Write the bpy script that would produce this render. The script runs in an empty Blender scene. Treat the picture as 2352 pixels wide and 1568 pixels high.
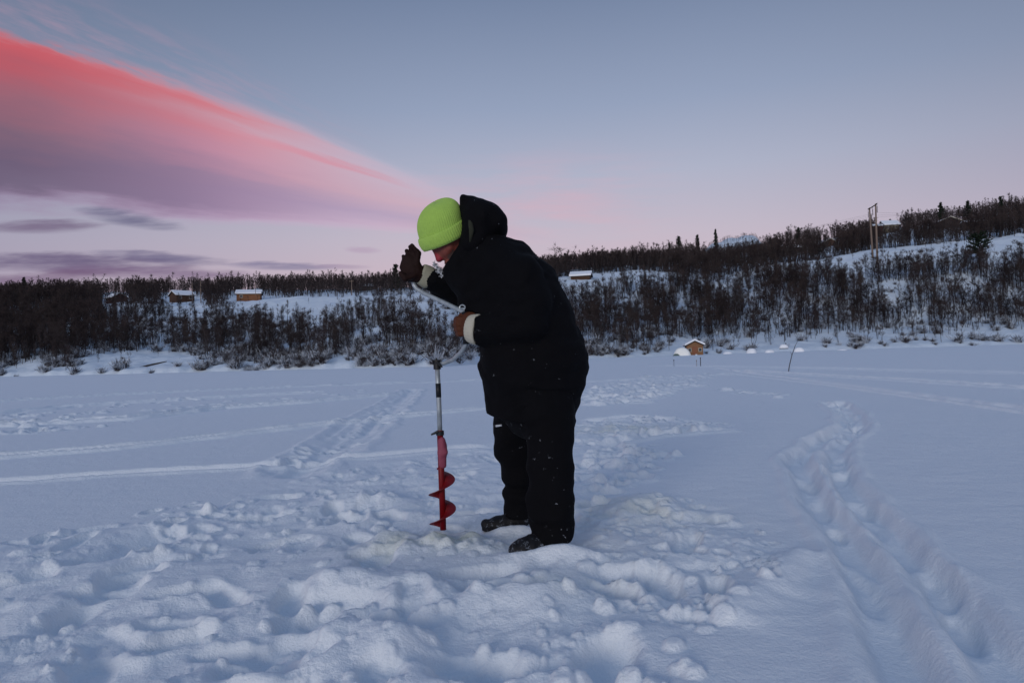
import bpy, math, random
import numpy as np
from mathutils import Vector, Matrix
random.seed(7); RNG = np.random.default_rng(11)
R = math.radians
S = bpy.context.scene
C = S.collection
# ------------------------------------------------------------------ camera
CAM_H = 0.90
FPX = 1568.0                       # focal length in units of a 2352-wide picture (24 mm on 36 mm)
PITCH, ROLL = R(1.08), R(1.78)
Rh = Vector((1, 0, 0)); Uh = Vector((0, -math.sin(PITCH), math.cos(PITCH))); F = Vector((0, math.cos(PITCH), math.sin(PITCH)))
CR = Rh * math.cos(ROLL) - Uh * math.sin(ROLL)
CU = Uh * math.cos(ROLL) + Rh * math.sin(ROLL)
cd = bpy.data.cameras.new('camera'); cam = bpy.data.objects.new('camera', cd); C.objects.link(cam)
cd.lens = 24; cd.sensor_width = 36; cd.clip_end = 9000; cd.clip_start = 0.05
m = Matrix((CR, CU, -F)).transposed().to_4x4(); m.translation = Vector((0, 0, CAM_H)); cam.matrix_world = m
S.camera = cam

def ray(u, v): return F * FPX + CR * (u - 1176) + CU * (784 - v)
def W(u, v, Y):
    d = ray(u, v); return Vector((0, 0, CAM_H)) + d * (Y / d.y)
def G(u, v, z=0.0):
    d = ray(u, v); t = (z - CAM_H) / d.z; return Vector((d.x * t, d.y * t, z))
def HY(u): return 850 - 0.0311 * u                     # picture height of the true horizon
def proj(p):
    q = Vector(p) - Vector((0, 0, CAM_H)); k = q.dot(F)
    return 1176 + q.dot(CR) / k * FPX, 784 - q.dot(CU) / k * FPX

# ------------------------------------------------------------------ exposure
S.view_settings.view_transform = 'Standard'; S.view_settings.look = 'None'
S.view_settings.exposure = 0.0; S.view_settings.gamma = 1
try: S.cycles.use_denoising = True
except Exception: pass
S.cycles.max_bounces = 5; S.cycles.diffuse_bounces = 3

# ------------------------------------------------------------------ world: dusk sky
SUN_EL, SUN_AZ = R(14), R(205)      # afterglow behind the camera, low
def lin(c): return tuple((x / 255 / 12.92) if x / 255 <= 0.04045 else ((x / 255 + 0.055) / 1.055) ** 2.4 for x in c)
w = bpy.data.worlds.new('World'); S.world = w; w.use_nodes = True
nt = w.node_tree; nt.nodes.clear()
class NB:
    def __init__(s, nt): s.nt = nt
    def n(s, t, **k):
        x = s.nt.nodes.new(t)
        for a, b in k.items(): setattr(x, a, b)
        return x
    def put(s, sock, v):
        if hasattr(v, 'is_output'): s.nt.links.new(v, sock)
        elif isinstance(v, (tuple, list)) and len(v) == 3 and sock.type == 'RGBA': sock.default_value = (*v, 1)
        else: sock.default_value = v
    def m(s, op, a, b=0.0, c=0.0, clamp=False):
        x = s.n('ShaderNodeMath', operation=op, use_clamp=clamp)
        s.put(x.inputs[0], a); s.put(x.inputs[1], b); s.put(x.inputs[2], c); return x.outputs[0]
    def ss(s, v, a, b, lo=0.0, hi=1.0):
        x = s.n('ShaderNodeMapRange', interpolation_type='SMOOTHSTEP')
        s.put(x.inputs[0], v); s.put(x.inputs[1], a); s.put(x.inputs[2], b); s.put(x.inputs[3], lo); s.put(x.inputs[4], hi); return x.outputs[0]
    def mix(s, f, a, b):
        x = s.n('ShaderNodeMix', data_type='RGBA'); s.put(x.inputs[0], f); s.put(x.inputs[6], a); s.put(x.inputs[7], b); return x.outputs[2]
    def ramp(s, v, st):
        x = s.n('ShaderNodeValToRGB'); cr = x.color_ramp
        while len(cr.elements) < len(st): cr.elements.new(0.5)
        for e, (p, c) in zip(cr.elements, sorted(st, key=lambda q: q[0])): e.position = p; e.color = (*c, 1)
        s.put(x.inputs[0], v); return x.outputs[0]
    def noise(s, vec, scale, det=3, rough=0.5, dist=0.0):
        x = s.n('ShaderNodeTexNoise'); s.put(x.inputs['Vector'], vec); x.inputs['Scale'].default_value = scale
        x.inputs['Detail'].default_value = det; x.inputs['Roughness'].default_value = rough; x.inputs['Distortion'].default_value = dist; return x.outputs[0]
    def comb(s, a, b, c=0.0):
        x = s.n('ShaderNodeCombineXYZ'); s.put(x.inputs[0], a); s.put(x.inputs[1], b); s.put(x.inputs[2], c); return x.outputs[0]
b = NB(nt)
tc = b.n('ShaderNodeTexCoord'); sx = b.n('ShaderNodeSeparateXYZ'); nt.links.new(tc.outputs['Generated'], sx.inputs[0])
dx, dy, dz = sx.outputs
el = b.m('MULTIPLY', b.m('ARCSINE', dz), 2 / math.pi)                 # 0..1 horizon to zenith
az = b.m('ARCTAN2', dx, dy)                                            # radians right of +Y
grad = b.ramp(el, [(0.0, lin((212, 172, 182))), (0.055, lin((206, 181, 192))), (0.105, lin((194, 184, 199))), (0.16, lin((173, 178, 199))),
                   (0.22, lin((147, 160, 187))), (0.31, lin((115, 131, 161))), (0.45, lin((112, 136, 174))), (1.0, lin((116, 142, 180)))])
# cooler and dimmer away from the pink belt
side = b.ss(b.m('ABSOLUTE', b.m('SUBTRACT', az, 0.10)), 0.12, 0.95)
coolg = b.ramp(el, [(0.0, lin((158, 142, 168))), (0.10, lin((148, 148, 172))), (0.20, lin((114, 126, 152))), (0.31, lin((86, 101, 128))), (0.45, lin((100, 122, 158))), (1.0, lin((116, 142, 180)))])
base = b.mix(b.m('MULTIPLY', side, 0.78), grad, coolg)
# gnomonic coordinates along +Y, for the cloud bank over the far shore
fy = b.m('MAXIMUM', dy, 0.05); X = b.m('DIVIDE', dx, fy); Z = b.m('DIVIDE', dz, fy)
front = b.ss(dy, 0.1, 0.35)
def XZ(u, v):
    d = ray(u, v); return d.x / d.y, d.z / d.y
ax, azz = XZ(1390, 568)
rx = b.m('SUBTRACT', ax, X); rz = b.m('SUBTRACT', Z, azz)
ang = b.m('MULTIPLY', b.m('ARCTAN2', rz, rx), 180 / math.pi)           # degrees above the left-pointing axis
rad = b.m('SQRT', b.m('ADD', b.m('MULTIPLY', rx, rx), b.m('MULTIPLY', rz, rz)))
n1 = b.noise(b.comb(b.m('MULTIPLY', rad, 1.6), b.m('MULTIPLY', ang, 0.10)), 2.2, 4, 0.55)
n2 = b.noise(b.comb(b.m('MULTIPLY', rad, 4.0), b.m('MULTIPLY', ang, 0.35), 3.3), 2.0, 5, 0.6)
angd = b.m('ADD', ang, b.m('ADD', b.m('MULTIPLY', b.m('SUBTRACT', n1, 0.5), 3.6), b.m('MULTIPLY', b.m('SUBTRACT', n2, 0.5), 2.6)))
roll_deg = 1.78
EDGE_U, EDGE_L = 22.0 , 6.0
# upper edge bows up in the middle
bow = b.m('MULTIPLY', b.ss(rad, 0.15, 0.45), b.ss(rad, 1.0, 0.5)); eu = b.m('ADD', EDGE_U, b.m('MULTIPLY', bow, 1.6))
soft = b.ss(rad, 0.9, 0.1, 0.5, 3.2)
cu = b.ss(b.m('SUBTRACT', eu, angd), b.m('MULTIPLY', soft, -0.6), b.m('MULTIPLY', soft, 1.0))
cl = b.ss(angd, EDGE_L - 1.2, EDGE_L + 1.4)
cov = b.m('MULTIPLY', b.m('MULTIPLY', cu, cl), b.m('MULTIPLY', b.m('MULTIPLY', front, b.ss(rx, 0.0, 0.1)), b.ss(rad, 0.02, 0.30)))
t = b.m('DIVIDE', b.m('SUBTRACT', angd, EDGE_L), b.m('SUBTRACT', eu, EDGE_L), clamp=True)   # 0 lower edge, 1 upper edge
left = b.ramp(t, [(0.0, lin((150, 128, 160))), (0.10, lin((112, 98, 124))), (0.25, lin((106, 90, 116))), (0.42, lin((126, 96, 116))), (0.62, lin((154, 98, 114))), (0.85, lin((184, 88, 100))), (0.95, lin((198, 90, 100))), (1.0, lin((196, 118, 130)))])
mid = b.ramp(t, [(0.0, lin((182, 156, 186))), (0.12, lin((144, 122, 154))), (0.35, lin((150, 124, 154))), (0.55, lin((190, 136, 160))), (0.72, lin((206, 132, 148))), (0.82, lin((200, 150, 166))), (0.91, lin((208, 126, 138))), (1.0, lin((198, 162, 180)))])
far = b.ramp(t, [(0.0, lin((205, 175, 200))), (0.25, lin((178, 150, 182))), (0.5, lin((208, 164, 180))), (0.75, lin((205, 177, 194))), (1.0, lin((194, 182, 202)))])
cc = b.mix(b.ss(rad, 0.30, 0.66), far, b.mix(b.ss(rad, 0.50, 0.92), mid, left))
streak = b.m('MULTIPLY', b.ss(b.m('ABSOLUTE', b.m('SUBTRACT', angd, 19.3)), 1.1, 0.0), b.m('MULTIPLY', b.ss(rad, 0.26, 0.38), b.ss(rad, 0.62, 0.42)))
cc = b.mix(b.m('MULTIPLY', streak, 0.6), cc, lin((222, 128, 144)))
sky = b.mix(b.m('MULTIPLY', cov, b.ss(rad, 0.10, 0.60, 0.40, 0.97)), base, cc)
# thin veil above the bank
veil = b.m('MULTIPLY', b.m('MULTIPLY', b.ss(b.m('SUBTRACT', ang, eu), 7.0, 0.5), b.ss(b.m('SUBTRACT', ang, eu), -1.0, 0.5)), b.m('MULTIPLY', b.m('MULTIPLY', b.ss(n2, 0.35, 0.7), b.ss(rad, 0.3, 0.7)), front))
sky = b.mix(b.m('MULTIPLY', veil, 0.42), sky, lin((190, 150, 170)))
ns = b.noise(b.comb(b.m('MULTIPLY', X, 3.0), b.m('MULTIPLY', Z, 22.0), 1.0), 2.0, 4, 0.6)
# pink breath right of the bank
pv = b.m('MULTIPLY', b.ss(b.m('ABSOLUTE', b.m('SUBTRACT', X, XZ(1230, 500)[0])), 0.30, 0.02), b.ss(b.m('ABSOLUTE', b.m('SUBTRACT', Z, XZ(1230, 470)[1])), 0.11, 0.0))
sky = b.mix(b.m('MULTIPLY', b.m('MULTIPLY', pv, b.ss(ns, 0.3, 0.75)), b.m('MULTIPLY', front, 0.40)), sky, lin((222, 170, 184)))
# low grey-violet streaks
ns = b.noise(b.comb(b.m('MULTIPLY', X, 3.0), b.m('MULTIPLY', Z, 22.0), 1.0), 2.0, 4, 0.6)
for (u, v, hw, hh, tilt, col, amt) in [(90, 520, 140, 17, 3, (118, 104, 132), .9), (300, 502, 115, 20, 12, (108, 106, 136), .95), (370, 592, 160, 15, 7, (112, 106, 138), .95),
                                  (120, 603, 300, 24, 5, (102, 90, 124), 0.9), (330, 625, 240, 18, 5, (120, 100, 132), .8), (640, 611, 120, 10, 5, (132, 126, 156), .95),
                                  (835, 575, 40, 8, 5, (178, 158, 182), .7), (780, 613, 70, 6, 4, (160, 142, 168), .6), (60, 640, 260, 14, 0, (112, 88, 120), .7)]:
    cx, cz = XZ(u, v); tl = R(tilt) - ROLL
    px = b.m('SUBTRACT', X, cx); pz = b.m('SUBTRACT', Z, cz)
    qa = b.m('SUBTRACT', b.m('MULTIPLY', px, math.cos(tl)), b.m('MULTIPLY', pz, math.sin(tl)))
    qb = b.m('ADD', b.m('MULTIPLY', px, math.sin(tl)), b.m('MULTIPLY', pz, math.cos(tl)))
    qa = b.m('DIVIDE', qa, hw / FPX); qb = b.m('DIVIDE', b.m('ADD', qb, b.m('MULTIPLY', b.m('SUBTRACT', ns, 0.5), 0.012)), hh / FPX)
    d = b.m('ADD', b.m('ADD', b.m('MULTIPLY', qa, qa), b.m('MULTIPLY', qb, qb)), b.m('MULTIPLY', b.m('SUBTRACT', ns, 0.5), 3.4))
    sky = b.mix(b.m('MULTIPLY', b.m('MULTIPLY', b.ss(d, 1.45, -0.3), front), amt), sky, lin(col))
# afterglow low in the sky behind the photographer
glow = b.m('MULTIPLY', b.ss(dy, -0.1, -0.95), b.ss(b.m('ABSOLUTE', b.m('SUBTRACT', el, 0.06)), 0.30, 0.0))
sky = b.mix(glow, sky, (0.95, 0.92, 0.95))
nish = b.n('ShaderNodeTexSky', sky_type='NISHITA'); nish.sun_disc = False; nish.sun_elevation = R(-1.0); nish.sun_rotation = SUN_AZ
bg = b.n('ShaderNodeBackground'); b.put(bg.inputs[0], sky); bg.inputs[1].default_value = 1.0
bg2 = b.n('ShaderNodeBackground'); b.put(bg2.inputs[0], nish.outputs[0]); bg2.inputs[1].default_value = 0.02
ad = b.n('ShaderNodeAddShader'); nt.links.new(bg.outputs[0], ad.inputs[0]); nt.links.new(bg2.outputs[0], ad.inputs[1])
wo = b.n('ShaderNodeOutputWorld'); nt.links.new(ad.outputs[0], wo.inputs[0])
try: w.cycles.sampling_method = 'MANUAL'; w.cycles.sample_map_resolution = 1024
except Exception: pass
# soft afterglow as one wide lamp
sl = bpy.data.lights.new('sun', 'SUN'); so = bpy.data.objects.new('sun', sl); C.objects.link(so)
sl.energy = 1.0; sl.angle = R(18); sl.color = (1.0, 0.93, 0.88)
sd = Vector((math.sin(SUN_AZ) * math.cos(SUN_EL), math.cos(SUN_AZ) * math.cos(SUN_EL), math.sin(SUN_EL)))
so.rotation_euler = sd.to_track_quat('Z', 'Y').to_euler()

# ------------------------------------------------------------------ helpers
def mat(name, col=(.5, .5, .5), rough=.8, metal=0.0, build=None, spec=0.3):
    mm = bpy.data.materials.new(name); mm.use_nodes = True
    p = mm.node_tree.nodes['Principled BSDF']
    p.inputs['Base Color'].default_value = (*col, 1); p.inputs['Roughness'].default_value = rough; p.inputs['Metallic'].default_value = metal
    p.inputs['Specular IOR Level'].default_value = spec
    if build:
        nb = NB(mm.node_tree); build(nb, p)
    return mm
def ocoord(nb, which='Object'):
    return nb.n('ShaderNodeTexCoord').outputs[which]
def bump(nb, p, h, strength=.3, dist=.01):
    bm_ = nb.n('ShaderNodeBump'); nb.put(bm_.inputs['Height'], h); bm_.inputs['Strength'].default_value = strength; bm_.inputs['Distance'].default_value = dist
    nb.nt.links.new(bm_.outputs[0], p.inputs['Normal'])
def mesh_np(name, V, Fq, material=None, smooth=True, parent=None):
    V = np.asarray(V, dtype=np.float32); Fq = np.asarray(Fq, dtype=np.int32)
    me = bpy.data.meshes.new(name); k = Fq.shape[1]
    me.vertices.add(len(V)); me.vertices.foreach_set('co', V.ravel())
    me.loops.add(Fq.size); me.loops.foreach_set('vertex_index', Fq.ravel())
    me.polygons.add(len(Fq)); me.polygons.foreach_set('loop_start', np.arange(0, Fq.size, k, dtype=np.int32))
    try: me.polygons.foreach_set('loop_total', np.full(len(Fq), k, dtype=np.int32))
    except Exception: pass
    me.polygons.foreach_set('use_smooth', np.full(len(Fq), smooth))
    me.update(calc_edges=True)
    if material: me.materials.append(material)
    o = bpy.data.objects.new(name, me); C.objects.link(o)
    if parent: o.parent = parent
    return o
def tag(o, label=None, cat=None, group=None, kind=None):
    if label: o['label'] = label
    if cat: o['category'] = cat
    if group: o['group'] = group
    if kind: o['kind'] = kind
    return o
def empty(name, loc=(0, 0, 0), rz=0.0):
    o = bpy.data.objects.new(name, None); o.location = loc; o.rotation_euler = (0, 0, rz); o.empty_display_size = 0.2; C.objects.link(o); return o
class MB:
    """collects boxes, tubes and polygons, links them as one mesh"""
    def __init__(s): s.V = []; s.F = []
    def add(s, V, F_):
        o = len(s.V); s.V += [tuple(v) for v in V]; s.F += [tuple(i + o for i in f) for f in F_]; return s
    def box(s, c, h, M=None):
        V = [Vector((x * h[0], y * h[1], z * h[2])) for x in (-1, 1) for y in (-1, 1) for z in (-1, 1)]
        if M is not None: V = [M @ v for v in V]
        V = [v + Vector(c) for v in V]
        return s.add(V, [(0, 1, 3, 2), (4, 6, 7, 5), (0, 4, 5, 1), (2, 3, 7, 6), (0, 2, 6, 4), (1, 5, 7, 3)])
    def tube(s, pts, rs, n=8, cap=True):
        pts = [Vector(p) for p in pts]
        if not hasattr(rs, '__len__'): rs = [rs] * len(pts)
        V = []; Fs = []; ref = None
        for i, p in enumerate(pts):
            d = (pts[min(i + 1, len(pts) - 1)] - pts[max(i - 1, 0)]).normalized()
            if ref is None: ref = d.orthogonal().normalized()
            ref = (ref - d * ref.dot(d)).normalized(); q = d.cross(ref)
            for k in range(n):
                a = 2 * math.pi * k / n; V.append(p + (ref * math.cos(a) + q * math.sin(a)) * rs[i])
        for i in range(len(pts) - 1):
            for k in range(n):
                a = i * n + k; c = i * n + (k + 1) % n; Fs.append((a, c, c + n, a + n))
        if cap: Fs.append(tuple(reversed(range(n)))); Fs.append(tuple((len(pts) - 1) * n + k for k in range(n)))
        return s.add(V, Fs)
    def build(s, name, material, parent=None, smooth=False):
        me = bpy.data.meshes.new(name); me.from_pydata(s.V, [], s.F); me.update()
        if material: me.materials.append(material)
        if smooth: me.polygons.foreach_set('use_smooth', [True] * len(me.polygons))
        o = bpy.data.objects.new(name, me); C.objects.link(o)
        if parent: o.parent = parent
        return o

# gradient noise (numpy)
_P = RNG.permutation(512)
def _h(*ii):
    r = np.zeros_like(ii[0])
    for i in ii: r = _P[(r + i) & 511]
    return r
def noise2(x, y, seed=0):
    xi = np.floor(x).astype(np.int64); yi = np.floor(y).astype(np.int64); xf = x - xi; yf = y - yi
    u = xf * xf * xf * (xf * (xf * 6 - 15) + 10); v = yf * yf * yf * (yf * (yf * 6 - 15) + 10)
    def g(ix, iy, fx, fy):
        a = _h(ix + seed * 17, iy) * (2 * math.pi / 512); return np.cos(a) * fx + np.sin(a) * fy
    n00 = g(xi, yi, xf, yf); n10 = g(xi + 1, yi, xf - 1, yf); n01 = g(xi, yi + 1, xf, yf - 1); n11 = g(xi + 1, yi + 1, xf - 1, yf - 1)
    return (n00 * (1 - u) + n10 * u) * (1 - v) + (n01 * (1 - u) + n11 * u) * v
def fbm(x, y, o=4, seed=0, g=.5):
    r = 0; a = 1
    for i in range(o): r = r + a * noise2(x, y, seed + i * 5); x = x * 2.03 + 7.1; y = y * 2.03 + 3.7; a *= g
    return r
def noise3(x, y, z, seed=0):
    xi = np.floor(x).astype(np.int64); yi = np.floor(y).astype(np.int64); zi = np.floor(z).astype(np.int64)
    xf = x - xi; yf = y - yi; zf = z - zi; f = lambda t: t * t * (3 - 2 * t); u = f(xf); v = f(yf); w_ = f(zf)
    def g(i, j, k): return _h(xi + i + seed * 13, yi + j, zi + k) / 255.5 - 1
    l = lambda a, b_, t: a + (b_ - a) * t
    return l(l(l(g(0, 0, 0), g(1, 0, 0), u), l(g(0, 1, 0), g(1, 1, 0), u), v), l(l(g(0, 0, 1), g(1, 0, 1), u), l(g(0, 1, 1), g(1, 1, 1), u), v), w_)
def sstep(x, a, b_):
    t = np.clip((x - a) / (b_ - a), 0, 1); return t * t * (3 - 2 * t)

# ------------------------------------------------------------------ materials of the setting
def snow_build(scale_b, amp):
    def f(nb, p):
        co = ocoord(nb)
        h = nb.m('ADD', nb.noise(co, scale_b, 6, .62), nb.m('MULTIPLY', nb.noise(co, scale_b * 7, 3, .6), .35))
        bump(nb, p, h, .55, amp)
    return f
def lake_build(nb, p):
    co = ocoord(nb); h = nb.m('ADD', nb.noise(co, 9, 5, .6), nb.m('MULTIPLY', nb.noise(co, 60, 5, .7), .6))
    bump(nb, p, h, .62, .022)
    at = nb.n('ShaderNodeAttribute', attribute_name='slush')
    fac = nb.m('MULTIPLY', at.outputs['Fac'], nb.ss(nb.noise(co, 6, 4, .6), .3, .65))
    nb.put(p.inputs['Base Color'], nb.mix(fac, (0.78, 0.83, 0.88), (0.60, 0.62, 0.50)))
M_LAKE = mat('lake snow', (.83, .855, .9), .75, build=lake_build, spec=.25)
M_HILL = mat('hill snow', (.64, .72, .80), .8, build=snow_build(1.2, .25))
M_SNOW = mat('packed snow', (.80, .83, .88), .8, build=snow_build(3, .05))

# ------------------------------------------------------------------ frozen lake: one snow sheet with real relief
nr, nc = 880, 1000
yy = np.concatenate([np.array([-300, -120, -40, -12, -4, -1.2, 0.0, 0.6, 0.9]), 1.15 * np.exp(np.linspace(0, math.log(135 / 1.15), nr)), np.array([180, 260, 400, 900, 2500.])])
tt = np.linspace(-1, 1, nc)
Yg = np.repeat(yy[:, None], nc + 12, 1)
hw = 0.86 * np.clip(yy, 1.15, None) + 0.25
inner = tt[None, :] * hw[:, None]
ext = np.array([1.06, 1.2, 1.6, 3, 12, 60])
big = np.maximum(hw * 1.0, 3.0)
Xg = np.concatenate([-(hw[:, None] + big[:, None] * (ext[::-1][None, :] - 1)), inner, hw[:, None] + big[:, None] * (ext[None, :] - 1)], 1)
H = np.zeros_like(Xg)
act = slice(5, 9 + nr)                                       # rows with relief
xa, ya = Xg[act], Yg[act]; Ha = np.zeros_like(xa)
fall = np.clip(60 / np.maximum(ya, 1), 0, 1)
Ha += 0.012 * fbm(xa * .5, ya * .5, 3, 1) + 0.05 * fbm(xa * .08, ya * .08, 2, 2) * sstep(ya, 6, 30) + 0.004 * fbm(xa * 3, ya * 6, 3, 4)
def poly_w(pts): return np.array([[G(u, v).x, G(u, v).y] for u, v in pts])
def pdist(x, y, P, closed=False):
    n = len(P); best = np.full(x.shape, 1e9); tbest = np.zeros(x.shape); s0 = 0; sign = np.zeros(x.shape); inside = np.zeros(x.shape, bool)
    for i in range(n if closed else n - 1):
        ax_, ay_ = P[i]; bx, by = P[(i + 1) % n]; L = math.hypot(bx - ax_, by - ay_) + 1e-9; ux, uy = (bx - ax_) / L, (by - ay_) / L
        q = np.clip((x - ax_) * ux + (y - ay_) * uy, 0, L); ddx = x - ax_ - ux * q; ddy = y - ay_ - uy * q; d = np.hypot(ddx, ddy)
        k = d < best; best = np.where(k, d, best); tbest = np.where(k, s0 + q, tbest); sign = np.where(k, np.sign(ux * (y - ay_) - uy * (x - ax_)), sign); s0 += L
        if closed: inside ^= ((ay_ > y) != (by > y)) & (x < (bx - ax_) * (y - ay_) / (by - ay_ + 1e-12) + ax_)
    return (np.where(inside, best, -best) if closed else best), tbest, sign
# the trodden ground round the drill hole
P_tr = poly_w([(-700, 1500), (-300, 1330), (0, 1245), (250, 1205), (520, 1150), (720, 1090), (900, 1062), (1010, 1045), (1150, 1010), (1330, 985), (1440, 1010), (1360, 1070), (1450, 1130), (1600, 1150), (1740, 1200), (1830, 1270), (1790, 1340), (1690, 1400), (1600, 1480), (1620, 1640), (1700, 2200), (0, 2600), (-1500, 2200)])
sdv, _, _ = pdist(xa, ya, P_tr, True)
Mt = sstep(sdv + .16 * fbm(xa * 2.2, ya * 2.2, 3, 9), -.10, .22)
wx = xa + .10 * fbm(xa * 3, ya * 3, 2, 21); wy = ya + .10 * fbm(xa * 3 + 9, ya * 3, 2, 22)
bil = 1 - np.sqrt(fbm(wx * 2.2, wy * 2.2, 3, 31, .45) ** 2 + .02) * 2.0
Ha += Mt * (.030 * (bil - .6) + .060 * fbm(wx * 1.1, wy * 1.1, 2, 41) + .030 * fbm(wx * 3.3, wy * 3.3, 3, 45, .45) + .014 * (np.abs(fbm(wx * 7, wy * 7, 2, 51)) - .2) + .010 * fbm(wx * 15, wy * 15, 3, 55, .6) * sstep(fbm(xa * 1.5, ya * 1.5, 2, 57), -.25, .25))
# boot prints
def stamp(cx, cy, a, L, Wd, dep, rim, arr):
    r = max(L, Wd) * 1.9
    r0 = np.searchsorted(ya[:, 0], cy - r); r1 = np.searchsorted(ya[:, 0], cy + r)
    if r1 <= r0: return
    xs = xa[r0:r1]; ys = ya[r0:r1]
    c0 = max(0, int(np.argmax(xs[0] > cx - r)) - 60) if (xs[0] > cx - r).any() else 0
    k = (np.abs(xs - cx) < r)
    if not k.any(): return
    cols = np.where(k.any(0))[0]; c0, c1 = cols[0], cols[-1] + 1
    xs = xs[:, c0:c1]; ys = ys[:, c0:c1]
    p = (xs - cx) * math.cos(a) + (ys - cy) * math.sin(a); q = -(xs - cx) * math.sin(a) + (ys - cy) * math.cos(a)
    wv = .16 * noise2(xs * 14, ys * 14, 77)
    e = ((np.abs(p / L)) ** 2.4 + (np.abs(q / Wd)) ** 2.2) ** (1 / 2.3) + wv
    arr[r0:r1, c0:c1] += -dep * (1 - sstep(e, .55, 1.08)) + rim * np.exp(-((e - 1.25) / .22) ** 2)
def in_poly(P, x, y):
    return pdist(np.array([x]), np.array([y]), P, True)[0][0] > 0
cnt = 0
while cnt < 150:
    d_ = 1.1 * math.exp(random.random() * math.log(7.5)); x_ = random.uniform(-1, 1) * .9 * d_
    if not in_poly(P_tr, x_, d_): continue
    cnt += 1
    if math.hypot(x_ - .12, d_ - 3.1) < .34: continue
    stamp(x_, d_, random.uniform(0, math.pi), random.uniform(.11, .2), random.uniform(.055, .10), random.uniform(.03, .09), random.uniform(.002, .010), Ha)
# loose clods
cnt = 0
while cnt < 1300:
    d_ = 1.15 * math.exp(random.random() * math.log(5.5)); x_ = random.uniform(-1, 1) * .85 * d_; cnt += 1
    if not in_poly(P_tr, x_, d_) or (x_ < -.25 * d_ and random.random() < .5): continue
    rr = random.choice([.009, .012, .018, .018, .028, .036]); stamp(x_, d_, random.uniform(0, 3), rr * 1.3, rr, -rr * random.uniform(.45, .9), -.002, Ha)
La = 1 - .5 * sstep(-xa / np.maximum(ya, .5), .12, .45) * sstep(ya, 1.9, 3.2)
Ha = Ha * La
Ha = np.where(Ha > 0, .034 * np.tanh(Ha / .040), .085 * np.tanh(Ha / .095))
# banks and hollows seen near the man
def bank(pts, wd, hgt, asym=0, rough=.5, seed=5):
    global Ha
    P = poly_w(pts); r0 = np.searchsorted(ya[:, 0], P[:, 1].min() - 4 * wd); r1 = np.searchsorted(ya[:, 0], P[:, 1].max() + 4 * wd)
    d, tq, sg = pdist(xa[r0:r1], ya[r0:r1], P)
    nn = 1 + rough * fbm(xa[r0:r1] * 1.2 / wd * .25, ya[r0:r1] * 1.2 / wd * .25, 3, seed)
    Ltot = np.hypot(*np.diff(P, axis=0).T).sum(); endf = sstep(tq, 0, wd) * sstep(Ltot - tq, 0, wd)
    Ha[r0:r1] += hgt * np.exp(-(d / (wd * nn)) ** 2) * endf * (1 + .4 * rough * noise2(tq * .5 / wd, tq * 0 + seed, seed))
bank([(680, 1345), (900, 1350), (1080, 1385), (1230, 1385), (1330, 1340)], .13, .055)
bank([(1050, 1355), (1110, 1365)], .10, -.10)
bank([(850, 1240), (1000, 1250), (1130, 1235)], .10, .05, seed=7)
bank([(180, 1300), (330, 1240), (420, 1210)], .12, -.07, seed=9)
bank([(100, 1400), (230, 1395)], .12, -.10, seed=8)
bank([(1380, 1190), (1500, 1160), (1620, 1200)], .15, .05, seed=3)
bank([(640, 1540), (800, 1470), (980, 1500)], .10, .06, seed=12)
bank([(1640, 1430), (1780, 1340), (1850, 1270)], .10, .05, seed=13)
bank([(700, 1160), (860, 1150), (980, 1165)], .16, .05, seed=15)
# the two deep trails to the right
def trail(pts, wd, dep, rim, step=.5, seed=1, rough=.35):
    P = poly_w(pts); r0 = np.searchsorted(ya[:, 0], P[:, 1].min() - 6 * wd); r1 = np.searchsorted(ya[:, 0], P[:, 1].max() + 6 * wd)
    xs, ys = xa[r0:r1], ya[r0:r1]
    d, tq, sg = pdist(xs, ys, P)
    d = np.abs(d * sg + wd * .35 * fbm(tq * 1.3, tq * 0 + seed, 2, seed) + wd * .22 * fbm(xs * 2.5, ys * 2.5, 2, seed + 3))
    e = d / wd * (1 + .45 * rough * fbm(xs * 2.2, ys * 2.2, 2, seed + 1))
    mod = .88 + .12 * np.sin(tq * 2 * math.pi / step + 2 * noise2(tq * .8, tq * 0, seed)) if step else 1.0
    Ltot = np.hypot(*np.diff(P, axis=0).T).sum(); endf = sstep(tq, -.001, wd * 2) * sstep(Ltot - tq, 0, wd * 2)
    Ha[r0:r1] += endf * (-dep * mod * (1 - sstep(e, .35, 1.15)) + rim * np.exp(-((e - 1.45) / .38) ** 2) * (1 + .4 * fbm(xs * 3, ys * 3, 2, seed + 5)))
trail([(1905, 925), (1935, 945), (1950, 975), (1880, 1010), (1830, 1055), (1855, 1115), (1905, 1185), (1965, 1270), (2015, 1380), (2065, 1500), (2110, 1700), (2140, 2000)], .10, .070, .020, .9, 3)
trail([(1925, 920), (1965, 950), (1975, 978), (1915, 1030), (1935, 1100), (1995, 1175), (2095, 1275), (2195, 1390), (2280, 1500), (2400, 1700), (2500, 2000)], .10, .074, .020, .84, 4)
def steps(pts, gap, side):
    P = poly_w(pts)
    for (x0, y0), (x1, y1) in zip(P[:-1], P[1:]):
        L = math.hypot(x1 - x0, y1 - y0); n_ = max(1, int(L / gap)); a_ = math.atan2(y1 - y0, x1 - x0)
        for i_ in range(n_):
            t_ = (i_ + random.uniform(.2, .8)) / n_; o_ = random.uniform(-.05, .05)
            if random.random() < .25: continue
            stamp(x0 + (x1 - x0) * t_ - math.sin(a_) * o_, y0 + (y1 - y0) * t_ + math.cos(a_) * o_, a_ + random.uniform(-.25, .25), random.uniform(.12, .30), random.uniform(.045, .085), random.uniform(.012, .048), random.uniform(.002, .010), Ha)
steps([(1905, 925), (1935, 945), (1950, 975), (1880, 1010), (1830, 1055), (1855, 1115), (1905, 1185), (1965, 1270), (2015, 1380), (2065, 1500), (2110, 1700)], .42, 0)
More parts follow.
